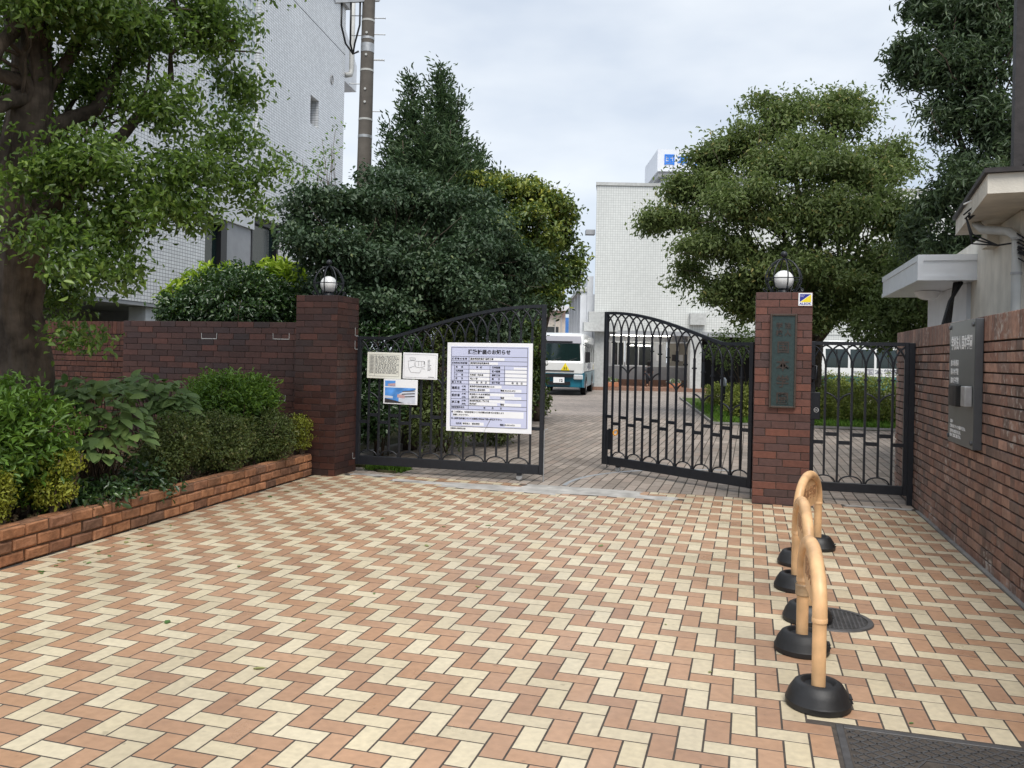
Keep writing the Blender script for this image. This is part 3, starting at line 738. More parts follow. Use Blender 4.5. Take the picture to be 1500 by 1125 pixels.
gl = thing('iron_gate', 'black iron gate leaf hung with white notices', 'gate', (-4.80, 9.65, 0), math.radians(1.0), 'double iron driveway gate')
gate(gl, GL, 17, gtop(GL, .40))
gr = thing('iron_gate', 'black iron gate leaf standing ajar beside the nameplate pillar', 'gate', (.03, 9.70, 0), math.atan2(1.42, -1.90), 'double iron driveway gate')
gate(gr, 2.37, 17, gtop(2.37, .40), flip=1, zb=.075)
def wheel(t, x, y):
    b = MB(); b.box(x - .03, x + .03, -.02, .02, .06, .086); b.box(x - .012, x + .012, -.012, .012, .04, .06); w = b.build('wheel_bracket', 'iron_black', t)
    b = MB(); pr_ = [(0, -.014), (.034, -.014), (.04, -.006), (.04, .006), (.034, .014), (0, .014)]
    b.lathe(pr_, 18); b.v = [(v[0] + x, v[2] + y, v[1] + .042) for v in b.v]; b.build('wheel', 'galvanised', t, 40)
wheel(gl, 2.14, 0); wheel(gr, 2.10, 0)
b = MB(); b.tube([(GL + .03, 0, .001), (GL + .03, 0, .62)], .008, 8); b.tube([(GL + .03, 0, .62), (GL + .075, 0, .64)], .008, 8); b.build('drop_bolt', 'galvanised', gl)
b = MB(); b.box(2.27, 2.30, -.028, .0, .28, .56); b.tube([(2.28, .03, .05), (2.28, .03, .55)], .008, 8); b.build('drop_bolt', 'iron_black', gr)
# orange padlock-like tag hanging on the right leaf
t = tag(MB().tube([(0.028 * math.cos(a), 0, .036 * math.sin(a)) for a in np.linspace(0, 2 * math.pi, 16, endpoint=False)], .0085, 6, closed=True).build('cable_lock', 'orange_plastic', None, True), 'small orange plastic lock ring hanging on the right gate leaf', 'lock')
_a = math.atan2(1.42, -1.90); t.location = (.03 + 2.18 * math.cos(_a) + .03 * math.sin(_a), 9.70 + 2.18 * math.sin(_a) - .03, .52); t.rotation_euler = (0, .5, .3)

# narrow side gate with its lock box, hinge post on the wall
sg = thing('side_gate', 'narrow black iron side gate between the nameplate pillar and boundary wall', 'gate', (.668, 9.70, 0))
gate(sg, .955, 7, lambda x: 1.72, zb=.10, railh=.10, split=.27, flip=0, ypos=lambda x: 1.05, ystart=2)
b = MB(); b.box(-.02, .085, -.035, .035, .88, 1.18, b=.006); b.box(-.02, .03, -.03, .03, 1.18, 1.25); b.box(-.02, .03, -.03, .03, .82, .88); lk = b.build('lock_box', 'iron_black', sg)
b = MB(); b.tube([(.045 + .024 * math.cos(a), -.037, .985 + .024 * math.sin(a)) for a in np.linspace(0, 2 * math.pi, 20, endpoint=False)], .0018, 5, closed=True); b.box(.028, .062, -.038, -.036, .983, .987); b.build('ring', 'white_print', lk)
b = MB(); b.tube([(-.004, -.03, 1.30), (-.004, -.075, 1.32), (.035, -.085, 1.32), (.035, -.085, 1.47), (-.004, -.075, 1.47), (-.004, -.03, 1.49)], .011, 8); b.build('handle', 'iron_black', sg, True)
hp = tag(MB().box(1.638, 1.697, 9.655, 9.72, .0, 1.735, b=.004).build('gate_post', 'iron_black'), 'square black steel hinge post against the boundary wall', 'post')

# ------------------------------------------------------------------ notices on the left leaf
def board(name, label, cat, x0, x1, z0, z1, m, y=9.612, th=.008, tilt=0.0):
    t = thing(name, label, cat, ((x0 + x1) / 2, y, (z0 + z1) / 2), math.radians(1.0)); t.rotation_euler = (0, tilt, math.radians(1.0))
    w, h = (x1 - x0) / 2, (z1 - z0) / 2
    b = MB(); b.box(-w, w, -th, 0, -h, h, b=.002); b.build('sheet', m, t); return t, w, h, -th - .0012
t, w, h, yy = board('notice_board', 'large white building plan notice tied to the gate', 'notice board', -3.578, -2.498, .575, 1.66, 'notice_white', y=9.60, th=.012, tilt=-.004)
b = MB(); b.box(-w + .045, w - .045, yy - .0002, yy + .001, -h + .06, h - .045); b.build('print_field', 'notice_board', t)
Y1 = yy - .0012; Y2 = yy - .0024
def X(px): return -w + (px - 138) / (1005 - 138) * 2 * w
def Z(py): return h - (py - 78) / (975 - 78) * 2 * h
b = MB()
def hl(x0, x1, py, th=.0022): b.box(X(x0), X(x1), Y1, yy, Z(py) - th, Z(py) + th)
def vl(px, y0, y1, th=.0022): b.box(X(px) - th, X(px) + th, Y1 - .0003, yy, Z(y1), Z(y0))
for py in (125, 218, 262, 305, 460, 495, 575, 645, 712, 750, 925): hl(183, 955, py)
for py in (345, 383, 422): hl(215, 955, py, .0016)
vl(183, 125, 925); vl(955, 125, 925); vl(365, 218, 750); vl(215, 305, 460); vl(580, 305, 495); vl(728, 305, 495)
b.build('table_line', 'black_print', t)
wb = [(372, 725, 228, 254), (372, 660, 272, 297), (372, 578, 349, 379), (372, 578, 387, 418), (372, 578, 426, 456), (372, 578, 464, 491), (820, 950, 318, 340), (735, 950, 349, 379), (735, 950, 387, 418), (735, 950, 426, 456), (735, 950, 464, 491),
      (372, 700, 503, 533), (372, 580, 540, 568), (700, 900, 540, 568), (372, 830, 583, 610), (372, 580, 613, 641), (700, 900, 613, 641), (372, 735, 650, 677), (372, 660, 680, 708), (700, 900, 680, 708), (205, 925, 762, 826), (305, 525, 880, 912), (740, 900, 880, 912)]
for q in wb: b = MB(); b.box(X(q[0]), X(q[1]), yy - .0009, yy, Z(q[3]), Z(q[2])); b.build('white_strip', 'notice_white', t)
def nt(s, px, py, size, al='LEFT', m='black_print', bold=.0): lettering(s, size, m, t, (X(px), Y2 + .0006, Z(py)), align=al, ext=.0004, bold=bold)
nt('建築計画のお知らせ', 570, 172, .060, 'CENTER', bold=.0018)
for s, x, y, sz in (('建 築 物 の 名 称', 190, 241, .026), ('建築敷地の地名地番', 190, 284, .022), ('国本学園校舎棟 増築工事', 378, 241, .026), ('東京都世田谷区喜多見', 378, 284, .024), ('用　　途', 228, 325, .024), ('学　校', 440, 325, .024), ('敷地面積', 600, 325, .026),
                    ('建築面積', 228, 364, .024), ('延べ面積', 600, 364, .026), ('構　　造', 228, 402, .024), ('鉄骨造・鉄筋造', 378, 402, .024), ('基礎工法', 600, 402, .026), ('階　　数', 228, 440, .024), ('地上 4 階', 378, 440, .024), ('高　　さ', 600, 440, .026),
                    ('着 工 予 定', 190, 478, .026), ('年　月　日', 440, 478, .028), ('完了予定', 600, 478, .026), ('年　月　日', 800, 478, .028), ('建築主', 190, 537, .036), ('(住所)', 295, 520, .02), ('(氏名)', 295, 552, .02), ('東京都世田谷区喜多見8-15-33', 375, 518, .024), ('学校法人 国本学園', 375, 554, .024), ('電話 03-3416-4721', 690, 554, .024),
                    ('設計者', 190, 611, .036), ('(住所)', 295, 595, .02), ('(氏名)', 295, 628, .02), ('埼玉県さいたま市浦和区', 375, 597, .024), ('一級建築士事務所', 375, 627, .024), ('電話', 690, 627, .024), ('施工者', 190, 680, .036), ('(住所)', 295, 664, .02), ('(氏名)', 295, 696, .02), ('東京都港区虎ノ門4丁目', 375, 664, .024), ('株式会社', 375, 694, .024), ('電話', 690, 694, .024),
                    ('標識設置年月日', 190, 732, .024), ('年　　　月　　　日', 520, 732, .026), ('● この標識は、世田谷区街づくり条例第28条第1項の規定により', 190, 779, .0235), ('設置したものです。', 210, 808, .0235), ('● 上記建築計画についての説明の申出は下記へ御連絡下さい。', 190, 845, .0235), ('連絡先', 240, 896, .024), ('学校法人　国本学園', 310, 896, .024), ('電話 03-3416-4721', 690, 896, .024), ('(お問合せ) 東京建築工房', 183, 946, .018)):
    nt(s, x, y, sz, bold=.0007)
# three laminated sheets
t, w, h, yy = board('poster', 'laminated cream sheet with a ruled table of small print', 'poster', -4.668, -4.204, 1.19, 1.52, 'paper_cream', tilt=.01)
b = MB(); rg = random.Random(5)
for q in ((-w + .03, w - .03, h - .03), (-w + .03, w - .03, -h + .03)): b.box(q[0], q[1], yy - .0006, yy, q[2] - .0012, q[2] + .0012)
for k in range(13):
    z = h - .055 - k * .0175; b.box(-w + .03, w - .03, yy - .0004, yy, z - .0007, z + .0007)
for x in (-w + .03, -w + .105, w - .03, 0.0): b.box(x - .001, x + .001, yy - .0005, yy, -h + .03 if x != 0. else -h + .1, h - .03 if x != 0. else h - .09)
b.build('table_line', 'ink_grey', t)
b = MB()
for k in range(13):
    z = h - .047 - k * .0175; x = -w + .115
    while x < w - .06: l = rg.uniform(.008, .03); b.box(x, x + l, yy - .0008, yy, z - .0035, z + .003); x += l + rg.uniform(.004, .02)
    b.box(-w + .04, -w + .09, yy - .0008, yy, z - .003, z + .002)
b.build('small_print', 'ink_grey', t)
t, w, h, yy = board('poster', 'laminated white sheet with a line drawn site plan', 'poster', -4.178, -3.718, 1.195, 1.522, 'notice_white', tilt=.012)
b = MB()
def seg(x0, z0, x1, z1, th=.0016): b.tube([(x0, yy - .0002, z0), (x1, yy - .0002, z1)], th, 4)
for a in (((-w + .02, -h + .02), (w - .02, -h + .02)), ((w - .02, -h + .02), (w - .02, h - .02)), ((w - .02, h - .02), (-w + .02, h - .02)), ((-w + .02, h - .02), (-w + .02, -h + .02))): seg(*a[0], *a[1], .0009)
for pts in ([(-.16, .06), (-.08, .07), (-.07, .0), (-.15, -.03), (-.16, .06)], [(-.14, .10), (-.07, .10), (-.06, .075), (-.13, .075), (-.14, .10)], [(-.06, .06), (.06, .06), (.065, .0), (.0, -.02), (-.06, -.01), (-.06, .06)], [(-.15, -.03), (-.12, -.08), (.0, -.085), (.02, -.03)], [(-.02, .06), (-.02, 0)], [(.02, .06), (.02, 0)]):
    for p_, q_ in zip(pts, pts[1:]): seg(*p_, *q_)
for k in range(9): b.box(.10, .10 + .02 + .03 * rg.random(), yy - .0006, yy, .075 - k * .016, .08 - k * .016)
b.box(.05, .058, yy - .0006, yy, .02, .06); b.box(.03, .065, yy - .0006, yy, -.035, -.031); b.box(.11, .19, yy - .0006, yy, -.135, -.13)
b.build('plan_drawing', 'ink_grey', t)
t, w, h, yy = board('poster', 'laminated sheet printed with a picture of a new white building under blue sky', 'poster', -4.433, -3.975, .873, 1.186, 'notice_white', y=9.607, tilt=.008)
def pane(pts, m, k=0): b = MB(); b.poly([(x, yy - k * .0004, z) for x, z in pts]); b.build('picture', m, t)
x0, x1, z0, z1 = -w + .02, w - .025, -h + .015, h - .105
pane([(x0, z0), (x1, z0), (x1, z1), (x0, z1)], 'print_sky', 0)
pane([(-.02, z0), (x1, z0), (x1, z1 - .02), (.04, z1 - .05), (-.02, z1 - .08)], 'print_wall', 1)
for k in range(3): pane([(.03 - .01 * k, .0 - k * .035), (x1 - .01, .012 - k * .035), (x1 - .01, .026 - k * .035), (.03 - .01 * k, .012 - k * .035)], 'print_dark', 2)
pane([(-.04, -.07), (.06, -.08), (.06, -.04), (-.04, -.03)], 'print_pink', 3)
pane([(x0, z0 + .06), (-.1, z0 + .055), (-.1, z0 + .085), (x0, z0 + .09)], 'print_wall', 1)
pane([(x0, z0), (.06, z0), (-.06, z0 + .03), (x0, z0 + .055)], 'print_dark', 3)
pane([(x0 + .0, h - .09), (-w + .16, h - .09), (-w + .16, h - .02), (x0, h - .02)], 'print_sky', 1)
pane([(x0 + .04, h - .085), (-w + .16, h - .085), (-w + .16, h - .05), (x0 + .04, h - .06)], 'print_pink', 2)

# grey school sign on the boundary wall
t = thing('school_sign', 'tall grey metal school sign with white lettering on the brick wall', 'sign', (1.715, 7.39, 1.365))
b = MB(); b.box(-.078, -.021, -.41, .41, -.50, .50, b=.003); b.build('panel_edge', 'panel_edge', t)
b = MB(); b.box(-.082, -.0785, -.408, .408, -.498, .498); b.build('panel_face', 'panel_grey', t)
for yb in (-.375, .375):
    for zb in (-.45, .455): b = MB(); b.lathe([(0, .014), (.016, .014), (.018, 0)], 12); b.v = [(-.082 - v[2], yb + v[0], zb + v[1]) for v in b.v]; b.build('bolt', 'panel_edge', t)
def st(s, y, z, sz, bold=.0, sx=1.0): lettering(s, sz, 'white_print', t, (-.0828, .345, z), 'left', 'LEFT', .0006, bold, sx * .76)
st('学校法人 国本学園', .47, .315, .118, .0022, .92)
for s, z, sx in (('国 本 幼 稚 園', .155, 1), ('国 本 小 学 校', .085, 1), ('国本女子中学校', .013, .92), ('国本女子高等学校', -.06, .80)): st(s, .47, z, .056, .0008, sx)
st('Kunimoto Alberta International School', .47, -.135, .046, .0008, .82)
for s, z in (('〈お願い〉', -.335), ('ご来校の方はインターホンでお知らせください。', -.375), ('ご用件を伺いお取次ぎいたします。', -.415), ('車輌でのご来校はご遠慮ください。', -.45)): st(s, .47, z + .01, .032, .0004)
t2 = tag(MB().box(1.592, 1.6315, 7.36, 7.62, 1.175, 1.345, b=.004).build('intercom_box', 'rubber_black'), 'black intercom box fixed to the grey school sign', 'intercom')
t2 = tag(MB().box(1.58, 1.6315, 7.02, 7.15, 1.19, 1.345, b=.004).build('letter_box', 'galvanised'), 'small silver box beside the intercom on the school sign', 'box')

# ------------------------------------------------------------------ hoop barriers
def hoop(A, B, label, taped=False):
    A, B = Vector((*A, 0)), Vector((*B, 0)); mid = (A + B) / 2; d = (B - A); W = d.length / 2; ang = math.atan2(d.y, d.x)
    t = thing('hoop_barrier', label, 'barrier', mid, ang, 'hoop barriers along the right side of the apron')
    zj, hz = .385, .245; r = .0325
    pts = [(-W, 0, zj - .02)] + [(-W * math.cos(a) * (1.0), 0, zj + hz * math.sin(a) ** .9) for a in np.linspace(0, math.pi, 25)] + [(W, 0, zj - .02)]
    b = MB(); b.tube(pts, r, 16); b.build('hoop', 'hoop_beige', t, 50)
    for sx in (-1, 1):
        b = MB(); b.tube([(sx * W, 0, .07), (sx * W, 0, zj - .015)], r - .0025, 16); leg = b.build('leg', 'hoop_beige', t, 50)
        b = MB(); b.lathe([(r - .003, zj - .022), (r + .0012, zj - .021), (r + .0012, zj - .002), (r - .001, zj)], 16, (sx * W, 0, 0)); b.build('collar', 'hoop_beige', leg, 50)
        b = MB(); b.lathe([(0, .0), (.132, .0), (.138, .006), (.139, .028), (.134, .036), (.124, .064), (.102, .098), (.088, .106), (.074, .107), (.068, .102), (.06, .09), (.036, .086), (0, .086)], 28, (sx * W, 0, 0)); bs = b.build('base', 'rubber_black', t, 30)
        b = MB(); b.box(sx * W - .03, sx * W + .03, -.141, -.128, .032, .036); b.box(sx * W - .03, sx * W + .03, -.1385, -.126, .05, .054); b.build('mould_mark', 'rubber_black', bs)
    if taped:
        b = MB(); b.lathe([(r + .002, .29), (r + .005, .295), (r + .004, .33), (r + .006, .345), (r + .001, .35)], 14, (W, 0, 0)); b.add([(W + .03, .02, .335), (W + .075, .03, .318), (W + .07, .028, .34), (W + .03, .02, .35)], [(0, 1, 2, 3)]); b.build('tape', 'tape_brown', t)
    pz = zj + .13
    b = MB(); poly = [(-W * .84, pz - .09), (-W * .5, pz - .135), (W * .5, pz - .135), (W * .84, pz - .09), (W * .80, pz - .01), (W * .62, pz + .05), (W * .3, pz + .09), (-W * .3, pz + .09), (-W * .62, pz + .05), (-W * .80, pz - .01)]
    n = len(poly); v = [(x, -.006, z) for x, z in poly] + [(x, .006, z) for x, z in poly]
    b.add(v, [tuple(range(n)), tuple(range(n, 2 * n))[::-1]] + [((i + 1) % n, i, n + i, n + (i + 1) % n) for i in range(n)]); pn = b.build('panel', 'hoop_beige', t)
    o = link('lettering', text_mesh('国本学園', .10, 'hoop_dark', bold=.002), pn); o.rotation_euler = (math.pi / 2, 0, math.pi); o.location = (0, .0068, pz - .03)
    o = link('lettering', text_mesh('国本学園', .10, 'hoop_dark', bold=.002), pn); o.rotation_euler = (math.pi / 2, 0, 0); o.location = (0, -.0068, pz - .03)
    return t
hoop((.318, 3.87), (.29, 4.57), 'beige hoop barrier beside the rectangular cover, leg wrapped in brown tape', True)
hoop((.352, 5.12), (.322, 5.81), 'beige hoop barrier beside the round manhole, between two others')
hoop((.365, 6.52), (.555, 7.12), 'beige hoop barrier closest to the nameplate pillar')

# ------------------------------------------------------------------ covers in the paving
t = thing('manhole_cover', 'round cast iron cover with raised grid set in the tiles', 'manhole cover', (MH[0], MH[1], 0))
b = MB(); b.lathe([(.197, .000), (.197, .0085), (.226, .0085), (.233, -.004)], 40); b.build('rim', 'cast_iron', t, 30)
b = MB(); b.lathe([(0, .003), (.196, .003), (.196, -.004)], 40); b.build('plate', 'cast_iron_floor', t)
for k in range(-7, 8):
    q = k * .024; hw = math.sqrt(max(.19 ** 2 - q * q, .0004))
    b = MB(); b.box(q - .004, q + .004, -hw, hw, .0032, .0082); b.build('ridge', 'cast_iron', t)
    b = MB(); b.box(-hw, hw, q - .004, q + .004, .0032, .0079); b.build('ridge', 'cast_iron', t)
t = thing('utility_cover', 'rectangular cast iron cover with diamond lattice and flower emblem', 'utility cover', ((COVER[0] + COVER[1]) / 2, (COVER[2] + COVER[3]) / 2, 0))
cw, chh = (COVER[1] - COVER[0]) / 2, (COVER[3] - COVER[2]) / 2
b = MB(); b.box(-cw, cw, -chh, chh, -.02, -.0035); b.build('plate', 'cast_iron_floor', t)
for q in ((-cw, -cw + .03, -chh, chh), (cw - .03, cw, -chh, chh), (-cw + .03, cw - .03, chh - .03, chh), (-cw + .03, cw - .03, -chh, -chh + .03)):
    b = MB(); b.box(*q, -.02, .003, b=.002); b.build('frame', 'cast_iron', t)
iw, ih = cw - .04, chh - .04
def clipseg(x0, y0, dx, dy):
    lo_, hi_ = -9, 9
    for p_, d__, a, c in ((x0, dx, -iw, iw), (y0, dy, -ih, ih)):
        u, v = (a - p_) / d__, (c - p_) / d__
        if u > v: u, v = v, u
        lo_, hi_ = max(lo_, u), min(hi_, v)
    return lo_, hi_
HX = .115
for sgn in (-1, 1):
    for k in range(-14, 15):
        x0 = k * .062; dx, dy = sgn * .75, .66; a, c = clipseg(x0, 0, dx, dy)
        if c - a < .03: continue
        segs = [(a, c)]
        # leave the hexagon in the middle free
        A_, B_, C_ = dx * dx + dy * dy, 2 * x0 * dx, x0 * x0 - HX * HX; D_ = B_ * B_ - 4 * A_ * C_
        if D_ > 0:
            u, v = (-B_ - math.sqrt(D_)) / (2 * A_), (-B_ + math.sqrt(D_)) / (2 * A_); segs = [s_ for s_ in ((a, min(c, u)), (max(a, v), c)) if s_[1] - s_[0] > .015]
        for s_ in segs:
            b = MB(); b.tube([(x0 + dx * s_[0], dy * s_[0], -.002), (x0 + dx * s_[1], dy * s_[1], -.002)], .0055, 4); b.build('ridge', 'cast_iron', t)
b = MB(); b.tube([(HX * math.cos(a), HX * math.sin(a), -.001) for a in np.linspace(0, 2 * math.pi, 6, endpoint=False)], .006, 4, closed=True)
for k in range(5):
    a = k * 2 * math.pi / 5 + .3; b.tube([(.025 * math.cos(a), .025 * math.sin(a), -.001), (.075 * math.cos(a), .075 * math.sin(a), -.001)], .006, 4)
b.tube([(.024 * math.cos(a), .024 * math.sin(a), -.001) for a in np.linspace(0, 2 * math.pi, 12, endpoint=False)], .005, 4, closed=True); b.build('emblem', 'cast_iron', t)
# ------------------------------------------------------------------ buildings
tilemat('tile_white', (.82, .84, .86), (.24, .25, .265), .110, .076, .011, .25, .5, .14)
tilemat('tile_ivory', (.72, .735, .715), (.40, .415, .40), .115, .115, .012, .3, .5, .08)
mat('render_white', (.70, .72, .75), .6, .4, .05, 4, big=.1, bigscale=.6, streak=.08)
mat('render_beige', (.70, .655, .57), .8, .3, .08, 6, .25, 60, big=.2, bigscale=.9, streak=.15)
mat('render_grey', (.36, .37, .39), .7, .3, .06, 5, big=.1)
mat('shutter_beige', (.40, .38, .33), .6, .3, .06, 5)
mat('window_frame_black', (.01, .01, .012), .4, .5, .1, 10)
mat('window_frame_white', (.72, .74, .75), .4, .5, .05, 10)
glassmat('glass_dark', (.010, .022, .022), .05)
glassmat('glass_dim', (.05, .055, .055), .08)
glassmat('glass_block', (.55, .62, .63), .18)
mat('pipe_grey', (.33, .33, .33), .5, .4, .08, 8)
mat('pipe_white', (.48, .48, .46), .5, .4, .08, 8)
mat('sign_blue', (.02, .20, .72), .4, .5, .0)
mat('sign_white', (.74, .76, .82), .4, .5, .04, 3)
mat('lamp_lit', (.9, .9, .85), .5, .3, .0, emit=(1.0, .97, .88), estr=7.0)
mat('aluminium_white', (.78, .80, .83), .35, .5, .05, 5, metal=.2, big=.06)
mat('brick_step', (.24, .14, .10), .8, .3, .2, 20)
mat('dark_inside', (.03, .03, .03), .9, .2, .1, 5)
mat('rust_steel', (.035, .030, .030), .6, .4, .3, 12, .2, 40)
mat('cable_black', (.012, .012, .013), .5, .4, .1, 10)
mat('pole_concrete', (.135, .12, .105), .85, .3, .12, 8, .2, 60, big=.2)
mat('blue_sheet', (.08, .22, .55), .6, .3, .2, 2)
mat('red_roof', (.42, .13, .10), .7, .3, .2, 3)

# white tiled building on the left; wall runs from its near end along local x, street face at local y = 0
BN = Vector((-11.346, 9.960, 0)); BD = Vector((-.13896, .99030, 0)); bang = math.atan2(BD.y, BD.x)
wb_ = thing('tiled_building', 'tall white mosaic tiled building behind the garden wall', 'building', BN, bang)
TOP, ZB, UA, UB, UE = 13.3, 2.46, 6.69, 9.36, 15.85
def part(name, m, parent, *boxes, b=0.0):
    q = MB()
    for bx in boxes: q.box(*bx, b=b)
    return q.build(name, m, parent)
part('wall', 'tile_white', wb_, (0, UA, 0, 9, ZB, TOP))
part('wall', 'tile_white', wb_, (UB, 10.98, 0, 9, 5.08, TOP))
part('wall', 'tile_white', wb_, (10.98, 12.87, 0, 9, 0, TOP), (13.55, UE, 0, 9, 0, TOP), (12.87, 13.55, 0, 9, 0, 8.55), (12.87, 13.55, 0, 9, 9.42, TOP))
part('bay_wall', 'render_white', wb_, (UA, UB, .06, 9, 4.72, 5.58), (UA, UB, .06, 9, 6.25, 7.15), (UA, UB, .06, 9, 8.45, 8.95), (UA, UB, .06, 9, 11.2, TOP))
for z0, z1 in ((5.58, 6.25), (7.15, 8.45), (8.95, 11.2)):
    gp = part('glass_block_window', 'glass_block', wb_, (UA, UB, .16, 8.9, z0, z1)); n_ = max(2, int((z1 - z0) / .24)); hh = (z1 - z0) / n_; ww = (UB - UA) / 10
    q = MB()
    for i in range(11): q.box(UA + i * ww - .02, UA + i * ww + .02, .13, .2, z0, z1)
    for j in range(n_ + 1): q.box(UA, UB, .135, .2, max(z0, z0 + j * hh - .018), min(z1, z0 + j * hh + .018))
    q.build('block_joint', 'render_white', gp)
for u0, u1, z0, z1, m in ((UA + .02, 7.95, 3.0, 4.70, 'glass_dark'), (9.30, 10.96, 1.4, 5.06, 'glass_dark')):
    wn = part('window', m, wb_, (u0, u1, .22, .3, z0, z1))
    part('frame', 'window_frame_black', wn, (u0, u0 + .06, .10, .22, z0, z1), (u1 - .3 if u1 < 9 else u1 - .09, u1, .10, .22, z0, z1), (u0 + .06, u1 - .09, .11, .22, z1 - .13, z1), (u0 + .06, u1 - .09, .11, .22, 3.38, 3.56))
part('window_pier', 'render_grey', wb_, (7.96, 9.29, .12, 9, 0, 4.72))
part('lower_wall', 'render_grey', wb_, (UA, 7.95, .25, 9, 0, 3.0))
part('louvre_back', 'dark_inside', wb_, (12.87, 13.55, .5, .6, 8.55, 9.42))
for k in range(11): part('louvre', 'rust_steel', wb_, (12.89, 13.53, .30, .42, 8.6 + k * .075, 8.615 + k * .075))
q = MB(); q.tube([(14.64 + .1 * math.cos(a), -.01, 10.47 + .14 * math.sin(a)) for a in np.linspace(0, 2 * math.pi, 20, endpoint=False)], .022, 6, closed=True); q.build('vent_ring', 'pipe_grey', wb_, True)
for z in (7.10, 11.72): part('groove', 'window_frame_black', wb_, (UB + .02, UE, -.004, .01, z - .012, z + .012))
part('coping', 'pipe_grey', wb_, (0, UE + .1, -.12, 9, TOP + .002, TOP + .22))
part('soffit', 'render_grey', wb_, (0.01, UA, .01, 5.0, ZB - .08, ZB - .003))
part('garage_wall', 'shutter_beige', wb_, (.2, UA, 2.6, 2.8, 0, ZB - .09))
for k in range(4): part('panel_line', 'concrete_dark', wb_, (.2, UA, 2.585, 2.598, .5 + k * .45, .512 + k * .45))
part('column', 'render_white', wb_, (4.55, 4.95, .12, .5, 0, ZB - .09)); part('column', 'render_white', wb_, (5.35, 5.6, .5, .8, 0, ZB - .09))
# lower rear block of the same building and its downpipe
q = MB(); q.box(16.4, 21, 3.0, 9, 0, 8.4); q.build('rear_wall', 'render_white', wb_)
q = MB(); q.add([(15.9, .8, 11.6), (19.4, .8, 11.6), (19.4, .8, 12.6), (15.9, .8, 15), (15.9, 4, 11.6), (19.4, 4, 11.6), (19.4, 4, 12.6), (15.9, 4, 15)], [(0, 1, 2, 3), (7, 6, 5, 4), (0, 4, 5, 1), (1, 5, 6, 2), (2, 6, 7, 3), (3, 7, 4, 0)]); q.build('rear_canopy', 'render_white', wb_)
q = MB(); q.tube([(16.2, -.12, 15), (16.2, -.12, 11.35), (16.15, -.1, 11.15), (15.9, -.02, 11.05)], .09, 10); q.build('downpipe', 'pipe_white', wb_, True)

# utility pole
PP = at(531, 300, 17.6); PP.z = 0
up = thing('utility_pole', 'weathered brown concrete utility pole with steel bands', 'utility pole', PP)
topp = at(541.5, -40, 17.6) - PP; bot = Vector((at(527, 420, 17.6).x - PP.x, at(527, 420, 17.6).y - PP.y, 0))
def pol(z): k = z / topp.z; return Vector((bot.x + (topp.x - bot.x) * k, bot.y + (topp.y - bot.y) * k, z))
q = MB(); q.tube([pol(z) for z in np.linspace(0, topp.z + 1.2, 8)], [.175 - .0048 * z for z in np.linspace(0, topp.z + 1.2, 8)], 20); q.build('shaft', 'pole_concrete', up, True)
def zpx(py): return at(535, py, 17.6).z
for py, hh, m in ((31, .02, 'pipe_white'), (57, .025, 'galvanised'), (104, .02, 'pipe_white'), (176, .02, 'pipe_white'), (201, .03, 'galvanised'), (71, .09, 'galvanised')):
    z = zpx(py); c = pol(z); r = .175 - .0048 * z + .004
    q = MB(); q.lathe([(r - .01, -hh), (r, -hh), (r, hh), (r - .01, hh)], 20, c); q.build('band', m, up, 30)
for py, s in ((26, 1), (88, 1), (123, -1), (23, -1), (52, -1), (50, 1), (163, 1), (87, 1)):
    z = zpx(py); c = pol(z); e = Vector((CT, ST, 0)) * s; q = MB(); q.tube([c + e * .1, c + e * .36], .01, 6); q.tube([c + e * .355, c + e * .36], .02, 6); q.build('step_bolt', 'galvanised', up)
for py in (51, 83, 133, 152):
    z = zpx(py); c = pol(z) - Vector((-ST, CT, 0)) * (.178 - .0048 * z); q = MB(); q.tube([c, c + Vector((ST, -CT, 0)) * .015], .025, 10); q.build('cap', 'pipe_white', up)
q = MB(); z = zpx(4); c = pol(z); e = Vector((CT, ST, 0)); f_ = Vector((-ST, CT, 0)); q.tube([c - e * .62 - f_ * .4 + Vector((0, 0, -.15)), c + e * .2 + f_ * .1 + Vector((0, 0, .12))], .05, 4); arm = q.build('cross_arm', 'galvanised', up)
for k in range(3):
    a = c - e * (.5 - .17 * k) - f_ * (.3 - .1 * k) + Vector((0, 0, -.1 + .05 * k)); q = MB(); q.lathe([(0, .25), (.05, .24), (.07, .16), (.045, .12), (.07, .08), (.04, 0), (0, 0)], 12, a); q.build('insulator', 'cable_black', arm, True)
    q = MB(); b0 = pol(zpx(75)) - e * .18; q.tube([a + Vector((0, 0, -.02)), a + Vector((0, 0, -.5)), a.lerp(b0, .5) + Vector((-.1, 0, -.35)), b0 - e * .12 + Vector((0, 0, -.06)), b0], .022, 6); q.build('drop_cable', 'cable_black', up, True)

# school building at the end of the drive
sb = thing('school_building', 'pale ivory tiled school building with open entrance and roof sign', 'building', cf(3.87, 39.7), YAW)
q = MB(); q.prism([(0, 0), (26, 0), (26, 12), (1.5, 12)], 2.86, 9.8); q.build('wall', 'tile_ivory', sb); q = MB(); q.prism([(-.05, -.06), (26, -.06), (26, 12), (1.45, 12)], 9.803, 9.95); q.build('coping', 'concrete', sb)
part('pier', 'concrete', sb, (.02, .58, -.28, .3, 0, 2.85)); part('pier', 'concrete', sb, (4.62, 5.16, -.1, .5, 0, 2.85))
part('beam', 'concrete', sb, (-.55, 1.05, -.75, -.02, 2.78, 3.2)); part('beam_block', 'concrete', sb, (-.3, .68, -.5, -.02, 3.21, 3.72)); part('beam_block', 'concrete', sb, (4.55, 5.3, -.3, -.02, 3.2, 3.75))
part('lintel', 'render_grey', sb, (.6, 9, -.05, .25, 2.66, 2.85))
